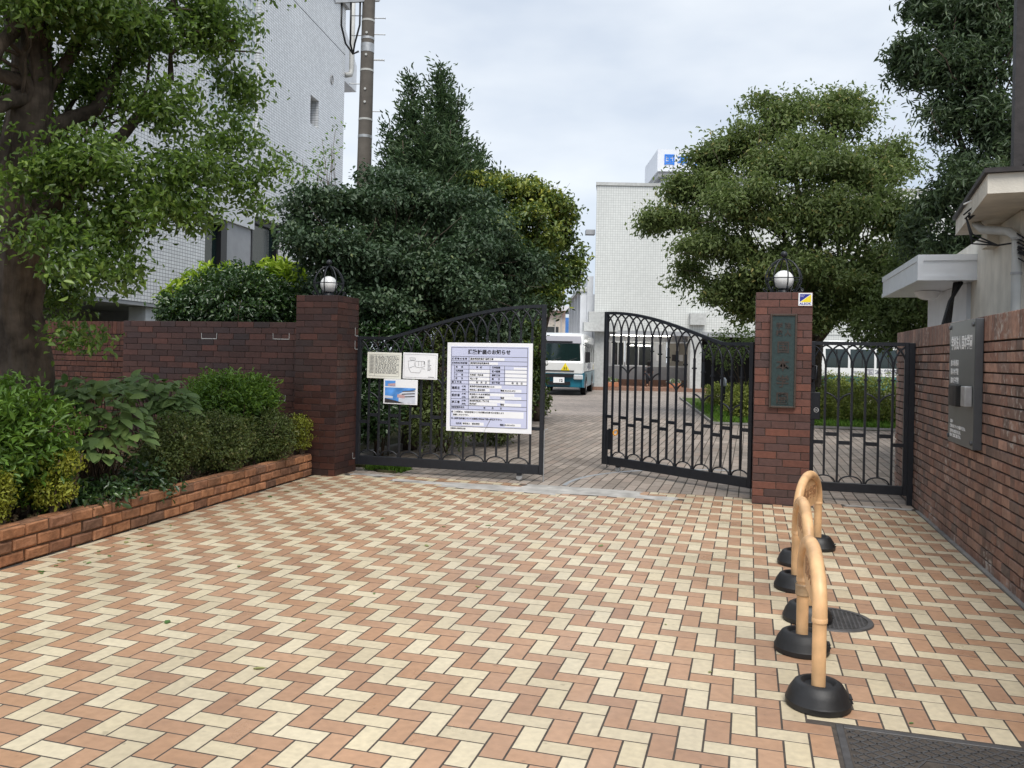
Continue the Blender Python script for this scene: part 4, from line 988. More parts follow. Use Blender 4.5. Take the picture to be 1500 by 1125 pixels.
part('side_pier', 'render_grey', sb, (.02, .3, .31, 3.0, .2, 2.85)); part('lower_wall', 'tile_ivory', sb, (9.0, 26, .02, 12, 0, 2.85)); part('porch_back', 'dark_inside', sb, (5.2, 9, 2.9, 3.1, 0, 2.85), (5.17, 5.2, .5, 3, 0, 2.85), (8.9, 8.99, .02, 3, 0, 2.85))
part('porch_floor', 'brick_step', sb, (-.35, 5.6, -.35, 2.95, 0, .16)); part('porch_ceiling', 'render_white', sb, (.31, 8.9, .26, 3, 2.72, 2.84))
part('entrance_wall', 'render_grey', sb, (.31, 5.16, 2.7, 2.9, .47, 1.12), (.31, 5.16, 2.7, 2.9, 2.42, 2.72)); part('brick_base', 'brick_step', sb, (.31, 5.16, 2.66, 2.9, .16, .47))
for x0, x1, m in ((.35, 1.15, 'render_white'), (1.25, 1.8, 'glass_dim'), (1.95, 3.2, 'glass_dim'), (3.35, 3.95, 'render_white'), (4.1, 5.1, 'shutter_beige')):
    wn = part('window', m, sb, (x0, x1, 2.78, 2.84, 1.14, 2.40)); part('frame', 'window_frame_white', wn, (x0 - .05, x0, 2.7, 2.8, 1.13, 2.41), (x1, x1 + .05, 2.7, 2.8, 1.13, 2.41), (x0, x1, 2.7, 2.8, 1.13, 1.2), (x0, x1, 2.7, 2.8, 2.34, 2.41), ((x0 + x1) / 2 - .02, (x0 + x1) / 2 + .02, 2.71, 2.79, 1.2, 2.34))
for x0, m in ((.42, 'white_print'), (.75, 'sticker_blue'), (1.35, 'print_dark'), (3.5, 'white_print'), (4.3, 'print_dark'), (4.65, 'white_print')): part('wall_notice', m, sb, (x0, x0 + .22, 2.765, 2.779, 1.45, 1.78))
for x0 in (1.0, 1.75, 2.5, 3.3):
    for y0 in (.9, 1.7): part('ceiling_light', 'lamp_lit', sb, (x0, x0 + .62, y0, y0 + .07, 2.66, 2.715))
for x0 in (2.05, 2.5, 2.9): part('room_light', 'lamp_lit', sb, (x0, x0 + .28, 2.74, 2.775, 2.19, 2.235))
# roof sign
part('sign_box', 'sign_white', sb, (3.22, 9.4, 2.0, 6.0, 11.0, 12.1)); part('sign_frame', 'pipe_grey', sb, (3.3, 9.3, 2.1, 2.2, 10.75, 10.98), (3.3, 3.4, 2.2, 5.9, 10.75, 10.98)); part('penthouse', 'render_white', sb, (3.6, 9.2, 2.7, 5.6, 9.98, 10.74))
for i, s in enumerate('国本学園'): lettering(s, .58, 'sign_blue', sb, (3.82 + i * .68, 1.985, 11.55), ext=.01, bold=.012)
# wing with upright fins, behind the corner
wg = part('wing', 'render_white', sb, (-.3, -.01, .6, 8.9, 0, 5.5)); part('wing_body', 'render_white', sb, (-.01, 2, 12.01, 16, 0, 5.5))
for z0, z1 in ((.6, 2.25), (2.95, 4.7)):
    for k in range(4):
        y0 = 1.0 + k * 2.0; part('window', 'glass_dim', sb, (-.33, -.301, y0, y0 + 1.5, z0, z1))
for k in range(5): part('fin', 'render_white', sb, (-.62, -.302, .7 + k * 2.0, .86 + k * 2.0, 0, 5.0))
for z in (2.35, 4.75): part('ledge', 'concrete', sb, (-.7, -.303, .62, 8.9, z, z + .14))
part('eave', 'render_grey', sb, (-.45, -.01, .3, .8, 7.5, 7.72))

# far buildings beyond the bus
t = thing('far_house', 'small cream house with flat overhanging roof behind the bus', 'building', cf(3.9, 62), YAW)
part('wall', 'render_beige', t, (-2.6, 0, 0, 4, 0, 5.0)); part('roof', 'render_white', t, (-2.9, .7, -.6, 4.4, 5.0, 5.35)); part('window', 'glass_dim', t, (-1.4, -.5, -.03, 0.0, 2.6, 3.8)); part('downpipe', 'pipe_white', t, (-.35, -.25, -.1, -.01, 0, 5.0)); part('downpipe', 'pipe_white', t, (-.8, -.72, -.1, -.01, 0, 5.0))
t = thing('scaffold_screen', 'far scaffold hung with blue sheeting behind the bus', 'scaffold', cf(5.3, 70), YAW)
part('sheet', 'blue_sheet', t, (-1.2, 1.2, 0, .05, 0.3, 4.9))
for x in (-1.15, 0.0, 1.1): q = MB(); q.tube([(x, -.05, 0), (x, -.05, 6.2)], .05, 6); q.build('tube', 'galvanised', t)
part('rail', 'galvanised', t, (-1.2, 1.2, -.09, -.03, 3.1, 3.18), (-1.2, 1.2, -.09, -.03, 5.6, 5.66))
t = thing('far_roof', 'low far building with red roof behind the bus', 'building', cf(4.6, 58), YAW); part('wall', 'render_beige', t, (-.9, 1.1, 0, 3, 0, 2.5)); q = MB(); q.prism([(-1.1, -.3), (1.3, -.3), (1.3, 3.3), (-1.1, 3.3)], 2.5, 3.0); q.build('roof', 'red_roof', t)

# ------------------------------------------------------------------ buses
mat('bus_white', (.72, .73, .72), .25, .5, .03, 3, coat=.5)
mat('bus_teal', (.010, .165, .245), .28, .5, .04, 3, coat=.5)
mat('bus_grey', (.20, .20, .24), .4, .5, .05, 5)
mat('tyre', (.015, .015, .015), .85, .2, .2, 20)
mat('chrome', (.7, .7, .72), .15, .5, .02, 5, metal=.9)
mat('trim_black', (.012, .012, .014), .4, .5, .1, 10)
mat('headlight', (.75, .78, .8), .1, .6, .1, 30, metal=.3)
def bus(loc, rz, label, plate):
    t = thing('school_bus', label, 'bus', loc, rz, 'teal and white school buses'); W, L, Hh = 1.0, 6.6, 2.52
    def loft(secs, name, m, smooth=35):
        q = MB(); n = len(secs[0]); V = [p for s in secs for p in s]
        q.add(V, [(i * n + j, i * n + (j + 1) % n, (i + 1) * n + (j + 1) % n, (i + 1) * n + j) for i in range(len(secs) - 1) for j in range(n)] + [tuple(range(n))[::-1], tuple(range((len(secs) - 1) * n, len(secs) * n))])
        return q.build(name, m, t, smooth)
    def sec(y, w, z0, z1, tw=None, r=.14, top=True):
        tw = tw if tw is not None else w
        pts = [(-w, y, z0), (-w, y, (z0 + z1) / 2), (-tw, y, z1 - r)]
        if top: pts += [(-tw + r * .3, y, z1 - r * .3), (-tw + r, y, z1), (tw - r, y, z1), (tw - r * .3, y, z1 - r * .3)]
        pts += [(tw, y, z1 - r), (w, y, (z0 + z1) / 2), (w, y, z0)]; return pts[::-1]
    loft([sec(.10, .86, .32, .90, r=.02, top=False), sec(.0, .92, .34, .88, r=.02, top=False), sec(.10, .99, .32, .92, r=.02, top=False), sec(.4, W, .32, .95, r=.02, top=False), sec(L - .1, W, .34, .95, r=.02, top=False), sec(L, .95, .4, .95, r=.02, top=False)], 'lower_body', 'bus_teal')
    loft([sec(.02, .92, .885, 1.30, r=.05), sec(.12, .985, .925, 1.42, r=.05), sec(.2, .985, .955, 2.1, .92, r=.2), sec(.38, .985, .955, 2.40, .93), sec(.8, .985, .955, Hh, .93), sec(L - .2, .985, .955, Hh, .93), sec(L, .95, .955, Hh - .12, .9)], 'upper_body', 'bus_white')
    q = MB(); q.add([(-.84, .098, 1.37), (.84, .098, 1.37), (.80, .175, 2.07), (-.80, .175, 2.07)], [(0, 1, 2, 3)]); q.v = [(x, y - .018, z) for x, y, z in q.v]; ws = q.build('windscreen', 'glass_dark', t)
    for x in (-.3, .35): q = MB(); q.tube([(x, .07, 1.38), (x + .35, .10, 1.5)], .01, 5); q.build('wiper', 'trim_black', ws)
    q = MB(); q.add([(-.86, .155, 2.09), (.86, .155, 2.09), (.82, .33, 2.38), (-.82, .33, 2.38)], [(0, 1, 2, 3)]); q.build('visor_panel', 'bus_grey', t)
    q = MB(); q.box(-.7, .5, .13, .2, 2.12, 2.17); q.build('destination_slot', 'trim_black', t)
    q = MB(); q.box(-.62, .55, -.03, .1, .72, .85); q.build('grille', 'trim_black', t); q = MB(); q.box(-.6, .6, -.012, .1, .96, 1.0); q.build('badge_strip', 'trim_black', t)
    q = MB(); q.box(-.5, .45, -.03, .1, .42, .55); q.build('air_intake', 'trim_black', t)
    for s in (-1, 1):
        q = MB(); q.box(min(s * .58, s * .95), max(s * .58, s * .95), -.02, .18, .64, .84, b=.03); q.build('headlight', 'headlight', t)
        q = MB(); q.tube([(s * .93, .12, 2.05), (s * 1.13, -.05, 1.95), (s * 1.13, -.05, 1.75)], .016, 6); mr_ = q.build('mirror', 'trim_black', t); q = MB(); q.box(s * 1.13 - .1, s * 1.13 + .1, -.09, -.02, 1.32, 1.76, b=.02); q.build('mirror_housing', 'trim_black', mr_)
        for y in (1.15, 4.75):
            q = MB(); pr_ = [(0, -.1), (.2, -.1), (.23, -.11), (.36, -.11), (.38, -.08), (.38, .08), (.36, .11), (.23, .11), (.2, .1), (0, .1)]
            q.lathe(pr_, 24); q.v = [(s * .9 + v[2], y + v[0], .38 + v[1]) for v in q.v]; wl = q.build('wheel', 'tyre', t, 35)
            q = MB(); q.lathe([(0, 0), (.06, -.015), (.08, .02), (.17, .03), (.2, 0)], 20); q.v = [(s * (1.012 - v[2] * .6), y + v[0], .38 + v[1]) for v in q.v]; q.build('rim', 'chrome', wl, 35)
            q = MB(); q.lathe([(0, 0), (.47, 0), (.47, .01), (0, .01)], 24); q.v = [(s * (1.0005 + v[2] * .1), y + v[0], .42 + v[1]) for v in q.v if True]; q.build('wheel_arch', 'trim_black', t)
        ys = [.55, 1.62, 2.75, 3.88, 5.0, 6.35] if s > 0 else [.55, 1.62, 2.75, 3.88, 5.0, 6.35]
        for a, c in zip(ys, ys[1:]):
            q = MB(); x = s * .9865
            def sx(z): return s * (.990 - max(0, (z - 1.735)) * .0845)
            q.add([(sx(zq), yq, zq) for zq in (1.32, 1.735, 2.14) for yq in (a + .05, c - .05)], [(0, 1, 3, 2), (2, 3, 5, 4)]); wn = q.build('side_window', 'glass_dark', t)
            q = MB(); q.box(min(sx(1.7) - .006, sx(1.7) + .006), max(sx(1.7) - .006, sx(1.7) + .006), (a + c) / 2 - .02, (a + c) / 2 + .02, 1.33, 2.1); q.build('glazing_bar', 'trim_black', wn)
    q = MB(); q.box(-.62, -.18, -.036, -.025, .56, .76) if False else q.box(-.22, .22, -.045, -.032, .50, .72); pl_ = q.build('number_plate', 'white_print', t)
    lettering(plate, .15, 'black_print', pl_, (.08, -.0465, .585), ext=.001, bold=.006)
    q = MB(); q.poly([(.06, -.0, 1.0), (.42, -.0, 1.0), (.24, -.0, 1.30)]); q.v = [(x, .014, z) for x, y, z in q.v]; tr_ = q.build('warning_triangle', 'sticker_yellow', t)
    q = MB()
    for x in (.20, .28): q.poly([(x - .022, -.003, 1.03), (x + .022, -.003, 1.03), (x + .016, -.003, 1.12), (x, -.003, 1.15), (x - .016, -.003, 1.12)])
    q.v = [(x, .012, z) for x, y, z in q.v]; q.build('figure_mark', 'trim_black', tr_)
    for s, fc in ((-1, 'left'), (1, 'right')):
        lettering('国本学園', .30, 'bus_grey', t, (s * .9895, 3.1, 1.13), fc, ext=.001, bold=.004, sx=1.3); lettering('学校法人', .12, 'bus_grey', t, (s * .9895, 3.1 + s * -1.05, 1.13), fc, ext=.001)
        q = MB(); k = 1.35 if s < 0 else 5.6; q.poly([(s * .989, k - .16 * s, 1.0), (s * .989, k + .16 * s, 1.0), (s * .989, k, 1.28)]); q.build('warning_triangle', 'sticker_yellow', t)
    return t
bp_ = G(855, 580); ba = .117
bus(bp_ + Vector((-math.cos(ba), -math.sin(ba), 0)) * 1.0 + Vector((0, 0, 0)), ba, 'white and teal school bus facing the gate with yellow warning triangle', '12')
b2 = cf(13.2, 37.4); bus(b2 + Vector((0, 0, 0)), YAW - math.pi / 2 - .04, 'white and teal school bus seen side on behind the hedge', '8')

# ------------------------------------------------------------------ gatehouse and house on the right
gh = thing('gatehouse', 'small white gatehouse with pale metal canopy behind the brick wall', 'gatehouse', (2.0, 11.3, 0))
part('canopy', 'aluminium_white', gh, (0, 2.4, 0, 2.9, 2.56, 2.87)); cn = gh.children[0]
part('canopy_trim', 'aluminium_white', cn, (-.012, 2.4, -.012, -.002, 2.80, 2.875), (-.012, 2.4, -.012, -.002, 2.555, 2.615), (-.012, -.002, -.002, 2.91, 2.80, 2.875), (-.012, -.002, -.002, 2.91, 2.555, 2.615), (-.014, .05, -.014, .05, 2.557, 2.873))
q = MB(); q.lathe([(.17, 2.555), (.165, 2.52), (.13, 2.47), (.07, 2.44), (0, 2.43)], 24, (.42, 1.7, 0)); q.build('dome_lamp', 'globe_white', gh, True)
part('wall', 'render_white', gh, (.62, 2.4, .35, 2.7, 0, 2.555)); part('door', 'shutter_beige', gh, (.9, 1.4, .325, .349, .1, 2.1)); part('door_frame', 'window_frame_white', gh, (.84, .9, .32, .36, .1, 2.16), (1.4, 1.46, .32, .36, .1, 2.16), (.9, 1.4, .32, .36, 2.1, 2.16))
part('window', 'glass_dim', gh, (.595, .62, .7, 1.9, 1.1, 2.0)); part('window_frame', 'window_frame_white', gh, (.58, .619, .64, .7, 1.04, 2.06), (.58, .619, 1.9, 1.96, 1.04, 2.06), (.58, .619, .7, 1.9, 1.04, 1.1), (.58, .619, .7, 1.9, 2.0, 2.06))
for x0 in (.28, 1.72):
    q = MB()
    for k in range(4): q.tube([(x0 + .25 - .02 * k, .2 + .03 * k, 2.55), (x0 + .1 + .015 * k, .12 + .03 * k, 2.3), (x0 + .03 * k, .1, 1.9), (x0 + .02 + .03 * k, .1, 1.2)], .022, 6)
    q.build('cable_bundle', 'cable_black', gh, True)
hs = thing('old_house', 'old beige rendered house with deep concrete eave above the brick wall', 'house', (2.55, 9.25, 0), -.05)
part('wall', 'render_beige', hs, (0, 7, 0, 6, 0, 3.05))
A_ = [Vector(p) for p in ((2.03, 8.35), (2.33, 10.95), (9, 10.2), (9, 7.6))]
def tol(v): d = v - Vector((2.55, 9.25)); c, s = math.cos(.05), math.sin(.05); return (d.x * c - d.y * s, d.x * s + d.y * c)
q = MB(); q.prism([tol(p) for p in A_][::1][::-1], 3.06, 3.24); q.build('eave', 'render_beige', hs)
B_ = [Vector(p) for p in ((1.995, 8.31), (2.30, 10.99), (9, 10.24), (9, 7.56))]
q = MB(); q.prism([tol(p) for p in B_][::-1], 3.243, 3.285); q.build('eave_edge', 'rust_steel', hs)
part('soffit_beam', 'render_beige', hs, (-.12, 6.5, .9, 1.2, 2.82, 3.058))
part('wall_box', 'render_beige', hs, (.10, .75, -.42, -.005, 2.55, 3.0)); part('wall_box_patch', 'concrete', hs, (.097, .2, -.425, -.421, 2.55, 2.68))
part('meter_plate', 'render_white', hs, (.10, .17, -.02, -.002, 2.08, 2.28))
q = MB(); q.tube([(-.26, .75, 3.05), (-.22, .6, 2.96), (-.08, .1, 2.86), (-.05, -.07, 2.78), (-.05, -.09, 2.6), (-.05, -.09, 0.0)], .045, 10); dp = q.build('downpipe', 'pipe_white', hs, True)
for z in (2.0, 2.42, 2.76): q = MB(); q.lathe([(.044, -.012), (.052, -.012), (.052, .012), (.044, .012)], 12, (-.05, -.09, z)); q.build('clip', 'pipe_grey', dp)
q = MB(); rg = random.Random(4)
for k in range(7):
    z = 2.72 - k * .045 + rg.uniform(-.02, .02)
    q.tube([(-.06, -.12 - .012 * k, z + .1), (.15, -.16, z - .03 + rg.uniform(-.05, .05)), (.45, -.2, z + rg.uniform(-.06, .08)), (.9, -.22, z + .12 + rg.uniform(-.05, .1)), (2.0, -.3, z + .4)], rg.choice((.008, .012, .016)), 5)
q.build('wall_cable', 'cable_black', hs, True)
# overhead service wires tied at the eave corner
q = MB(); k0 = Vector((2.14, 9.6, 3.05))
for k in range(5):
    e = Vector((2.9 + .22 * k, 7.4 + .05 * k, 4.0 + .22 * k)); q.tube([k0 + Vector((rg.uniform(-.03, .03), rg.uniform(-.05, .05), rg.uniform(-.03, .05))), k0.lerp(e, .5) + Vector((0, 0, -.05)), e, e + (e - k0) * 1.5], rg.choice((.006, .009, .012)), 5)
for k in range(3): q.tube([k0, k0 + Vector((.05, -.05, -.18 - .05 * k)), k0 + Vector((.25, -.2, -.32)), Vector((2.5, 9.12, 2.72))], .009, 5)
tag(q.build('service_wires', 'cable_black', None, True), 'bundle of black service wires strung up from the house eave', 'wires')
q = MB(); q.tube([k0 + Vector((-.05, -.1, .12)), k0 + Vector((.08, -.12, .18)), k0 + Vector((.3, -.25, .02))], .01, 6); tag(q.build('wire_sleeve', 'globe_white', None, True), 'pale curled wire sleeve at the corner of the eave', 'wire')
# steel stair tower above the house
st_ = thing('steel_frame', 'dark steel post and braces rising above the house roof', 'steel frame', (2.44, 8.98, 3.285))
pb = Vector((2.75, 8.9))
part('post', 'rust_steel', st_, (-.05, .05, -.05, .05, 0, 2.6)); q = MB(); q.tube([(.03, 0, 1.55), (1.6, -.2, 2.9)], .05, 4); q.tube([(.03, 0, 1.2), (1.6, -.2, 2.2)], .025, 4); q.build('brace', 'rust_steel', st_)
for z in (.35, .75): part('rung', 'rust_steel', st_, (.05, 1.6, -.015, .015, z, z + .025))
part('post', 'rust_steel', st_, (1.5, 1.6, -.05, .05, 0, 2.6)); part('deck', 'render_beige', st_, (-.3, 1.9, -.6, .9, 2.6, 2.68)); q = MB(); q.tube([(.1, -.1, 0.0), (1.6, -.3, .9)], .02, 6); q.build('rail', 'pipe_white', st_)

# ------------------------------------------------------------------ person at the entrance, flower boxes, garden lamp
mat('skin', (.55, .33, .23), .6, .3, .05, 20); mat('hair', (.012, .010, .010), .5, .4, .2, 60); mat('cloth_grey', (.16, .17, .19), .85, .2, .15, 40); mat('cloth_dark', (.03, .03, .035), .85, .2, .15, 40); mat('cloth_white', (.6, .6, .6), .85, .2, .1, 40)
def person(loc, rz):
    t = thing('person', 'small person with dark hair in grey top walking into the porch', 'person', loc, rz)
    def skin(verts, edges, rad, name, m, sub=2):
        me = bpy.data.meshes.new(name); me.from_pydata(verts, edges, []); o = link(name, me, t); me.materials.append(MATS[m])
        md = o.modifiers.new('skin', 'SKIN'); me.skin_vertices[0].data[0].use_root = True
        for i, r in enumerate(rad): me.skin_vertices[0].data[i].radius = r if isinstance(r, tuple) else (r, r)
        s = o.modifiers.new('sub', 'SUBSURF'); s.levels = sub; s.render_levels = sub; return o
    V = [(0, 0, .62), (0, 0, .78), (0, -.005, .92), (0, .0, 1.0), (0, -.01, 1.09), (0, -.01, 1.22),
         (-.075, 0, .58), (-.08, -.06, .32), (-.08, .02, .06), (-.08, -.09, .03), (.075, 0, .58), (.08, .05, .33), (.08, .14, .08), (.08, .05, .03),
         (-.15, 0, .95), (-.19, .03, .75), (-.18, -.06, .58), (-.175, -.09, .50), (.15, 0, .95), (.19, -.01, .76), (.18, -.1, .62), (.172, -.13, .55)]
    E_ = [(0, 1), (1, 2), (2, 3), (3, 4), (4, 5), (0, 6), (6, 7), (7, 8), (8, 9), (0, 10), (10, 11), (11, 12), (12, 13), (2, 14), (14, 15), (15, 16), (16, 17), (2, 18), (18, 19), (19, 20), (20, 21)]
    Rr = [(.11, .085), (.10, .075), (.11, .08), .04, (.075, .09), (.07, .08), .075, .052, .035, .03, .075, .052, .035, .03, .05, .038, .028, .024, .05, .038, .028, .024]
    skin(V, E_, Rr, 'body', 'skin')
    q = MB(); q.lathe([(.115, .60), (.125, .70), (.125, .85), (.13, .93), (.09, .985), (.05, 1.0)], 16); q.v = [(x * 1.1, y * .85, z) for x, y, z in q.v]; q.build('shirt', 'cloth_grey', t, True)
    for s in (-1, 1): q = MB(); q.tube([(s * .13, 0, .96), (s * .19, .015, .77)], [.058, .048], 10); q.build('sleeve', 'cloth_grey', t, True)
    for s, y in ((-1, -.06), (1, .05)): q = MB(); q.tube([(s * .075, 0, .62), (s * .08, y, .33), (s * .08, y * 1.6 + .03, .12)], [.088, .07, .052], 10); q.build('trousers', 'cloth_dark', t, True)
    q = MB(); q.lathe([(0, 1.29), (.06, 1.28), (.1, 1.22), (.105, 1.14), (.1, 1.06), (.085, 1.02)], 16); q.v = [(x, y * 1.05 + .012, z) for x, y, z in q.v]; q.build('hair', 'hair', t, True)
    q = MB(); q.box(-.1, .1, .1, .2, .68, .95, b=.03); q.build('backpack', 'cloth_dark', t)
p_ = cf((950 - 750) / F_PX * 41.2, 41.2); person((p_.x, p_.y, .16), YAW + math.pi)
mat('terracotta', (.42, .18, .10), .8, .3, .15, 15); 
leafmat('leaf_flower', [(0, (.7, .72, .7)), (.5, (.75, .75, .7)), (.55, (.06, .14, .03)), (1, (.1, .2, .04))])
for px, lab in ((896, 'terracotta flower box with white flowers beside the left entrance pier'), (987, 'terracotta flower box with white flowers near the right entrance pier')):
    c = cf((px - 750) / F_PX * 39.75, 39.75); t = thing('flower_box', lab, 'flower box', (c.x, c.y, .16), YAW); q = MB(); q.box(-.32, .32, -.13, .13, 0, .22, b=.015); q.build('box', 'terracotta', t)
    foliage(px, [((0, 0, .32), (.28, .12, .12))], 60, 5, .04, .06, .7, 'leaf_flower', 'flowers', t)
c = G(1066, 575); t = thing('garden_lamp', 'short black bollard lamp with silver head among the hedges', 'lamp', (cf(6.2, 24.3).x, cf(6.2, 24.3).y, 0))
q = MB(); q.tube([(0, 0, 0), (0, 0, .75)], .06, 12); q.build('post', 'iron_black', t, 40); q = MB(); q.lathe([(.06, .75), (.09, .78), (.09, .95), (.05, 1.02), (0, 1.03)], 16); q.build('head', 'galvanised', t, 40)
# ------------------------------------------------------------------ vegetation
leafmat('leaf_camphor', [(0, (.04, .08, .018)), (.45, (.075, .13, .028)), (.8, (.14, .215, .042)), (1, (.24, .34, .065))], .38, .5, .42, (.20, .36, .05))
leafmat('leaf_maple', [(0, (.034, .064, .032)), (.6, (.058, .098, .05)), (.9, (.095, .14, .062)), (1, (.17, .2, .06))], .5, .4, .22, (.08, .16, .05))
leafmat('leaf_cypress', [(0, (.034, .066, .03)), (.6, (.066, .112, .05)), (1, (.12, .17, .078))], .55, .35, .2, (.12, .22, .06))
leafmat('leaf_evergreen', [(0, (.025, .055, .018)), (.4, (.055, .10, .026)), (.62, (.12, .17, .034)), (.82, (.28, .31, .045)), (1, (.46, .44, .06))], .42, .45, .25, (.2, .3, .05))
leafmat('leaf_cherry', [(0, (.075, .112, .038)), (.5, (.14, .19, .064)), (.9, (.215, .265, .095)), (1, (.32, .28, .09))], .5, .4, .42, (.2, .3, .07))
leafmat('leaf_oak', [(0, (.034, .06, .028)), (.6, (.06, .098, .044)), (1, (.105, .145, .06))], .48, .45, .25, (.12, .2, .06))
leafmat('leaf_azalea', [(0, (.05, .10, .015)), (.5, (.09, .18, .025)), (.85, (.15, .26, .035)), (1, (.24, .36, .05))], .45, .45, .3, (.25, .4, .05))
leafmat('leaf_boxwood', [(0, (.045, .06, .018)), (.5, (.085, .115, .03)), (.85, (.13, .17, .042)), (1, (.22, .21, .08))], .5, .4, .25, (.2, .28, .05))
leafmat('leaf_golden', [(0, (.13, .16, .02)), (.6, (.26, .28, .03)), (1, (.40, .38, .05))], .5, .4, .3, (.35, .4, .05))
leafmat('leaf_camellia', [(0, (.02, .048, .018)), (.6, (.04, .08, .026)), (.9, (.075, .135, .04)), (1, (.13, .21, .05))], .28, .55, .18, (.12, .25, .04))
leafmat('leaf_lime', [(0, (.13, .24, .02)), (.5, (.24, .38, .03)), (1, (.42, .52, .05))], .42, .45, .35, (.4, .55, .05))
leafmat('leaf_hydrangea', [(0, (.09, .15, .045)), (.6, (.14, .21, .066)), (1, (.20, .27, .07))], .62, .3, .25, (.2, .35, .08))
leafmat('leaf_hedge', [(0, (.11, .15, .03)), (.5, (.2, .24, .045)), (1, (.32, .34, .07))], .5, .4, .28, (.25, .32, .05))
leafmat('leaf_grass', [(0, (.06, .13, .015)), (.6, (.12, .25, .03)), (1, (.2, .33, .05))], .6, .3, .3, (.25, .42, .05))
leafmat('leaf_dead', [(0, (.14, .085, .045)), (.4, (.24, .15, .08)), (.7, (.33, .23, .13)), (1, (.11, .15, .06))], .8, .2, .1, (.3, .2, .1))
leafmat('leaf_fallen_green', [(0, (.07, .15, .035)), (.6, (.16, .24, .08)), (1, (.36, .32, .14))], .5, .4, .15, (.25, .3, .08))
mat('bark', (.115, .088, .068), .9, .2, .45, 9, 1.0, 14, bstretch=(1, 1, .16), big=.3, bigscale=3, streak=.3)
mat('twig', (.09, .065, .045), .9, .2, .2, 20)

def PB(lst, base, pxm):
    """blobs from (px, py, d, rx_px, rz_px[, weight]) in the local frame of base"""
    out = []
    for q in lst:
        c = at(q[0], q[1], q[2]); k = q[2] / F_PX * 1.03
        rx, rz = q[3] * k, q[4] * k; out.append((tuple(c - base), (rx, rx * .9, rz), q[5] if len(q) > 5 else 1.0))
    return out
def split(bl, seed, n=7, f=.48, flat=.62):
    """each blob becomes a handful of flatter leafy layers, so light and gaps get in between"""
    rs = np.random.RandomState(seed); out = []
    for c, r, w in bl:
        for k in range(n):
            d = rs.normal(size=3); d /= np.linalg.norm(d); rr = .72 * rs.random() ** .45; ff = f * (.75 + .5 * rs.random())
            out.append((tuple(np.array(c) + d * rr * np.array(r)), (r[0] * ff, r[1] * ff, max(r[2], r[0] * .5) * ff * flat), w))
    return out
def tree(name, label, base, lst, trunk_top, r0, m, seed, ntw, per, spread, size, asp, nl=10, group=None, cat='tree', **kw):
    base = Vector(base); t = thing(name, label, cat, base, 0, group); bl = PB(lst, base, 0)
    foliage(seed, split(bl, seed, kw.pop('sn', 7), kw.pop('sf', .48), kw.pop('sflat', .62)), ntw, per, spread, size, asp, m, 'crown', t, **kw)
    rng = random.Random(seed); b = MB(); tt = Vector(trunk_top) - base
    mid = limb_tube(b, (0, 0, -.05), tt, r0, r0 * .62, rng, 8, .05, 14)
    if r0 > .2:                                          # furrowed bark
        b = MB(); cs = [mid[0].lerp(mid[0], 0)]; K = 70; pts = []
        for i in range(K + 1):
            f = i / K * (len(mid) - 1); j = min(int(f), len(mid) - 2); pts.append(mid[j].lerp(mid[j + 1], f - j))
        NR = 44; b.tube(pts, [r0 * (1 - .38 * i / K) + .10 * math.exp(-i / 5) for i in range(K + 1)], NR, cap=False)
        for q in range(len(b.v)):
            i, j = divmod(q, NR); c = pts[i]; a_ = 2 * math.pi * j / NR; d = Vector(b.v[q]) - c
            k_ = 1 + .055 * math.sin(a_ * 11 + 2.2 * math.sin(i * .21)) + .035 * math.sin(a_ * 17 + i * .33) + .05 * math.sin(a_ * 3 + i * .12) + rng.uniform(-.03, .03); b.v[q] = tuple(c + d * k_)
    b.build('trunk', 'bark', t, True)
    for k, q in enumerate(sorted(bl, key=lambda q: -q[1][0] * q[1][2])[:nl]):
        b = MB(); s0 = mid[rng.randint(4, 8)]; e = Vector(q[0]); limb_tube(b, s0, e, r0 * .38, r0 * .06, rng, 7, .12, 7)
        for j in range(5):
            f = s0.lerp(e, rng.uniform(.4, 1)); g_ = e + Vector((rng.uniform(-1, 1) * q[1][0], rng.uniform(-1, 1) * q[1][1], rng.uniform(-.8, 1) * q[1][2])) * .95; limb_tube(b, f, g_, r0 * .09, r0 * .02, rng, 5, .15, 5)
        b.build('limb', 'bark', t, True)
    return t
def bush(name, label, base, blobs, m, seed, ntw, per, spread, size, asp, group=None, cat='shrub', part='foliage', **kw):
    base = Vector(base); t = thing(name, label, cat, base, 0, group); bl = PB(blobs, base, 0)
    foliage(seed, bl, ntw, per, spread, size, asp, m, part, t, zmin=kw.pop('zmin', None), **kw)
    rng = random.Random(seed); b = MB()
    for q in bl:
        for j in range(5): limb_tube(b, (rng.uniform(-.1, .1) + q[0][0] * .4, rng.uniform(-.1, .1) + q[0][1] * .4, 0), Vector(q[0]) + Vector((rng.uniform(-1, 1) * q[1][0], rng.uniform(-1, 1) * q[1][1], rng.uniform(-.3, .8) * q[1][2])) * .8, .012, .004, rng, 5, .1, 5)
    b.build('stem', 'twig', t, True); return t

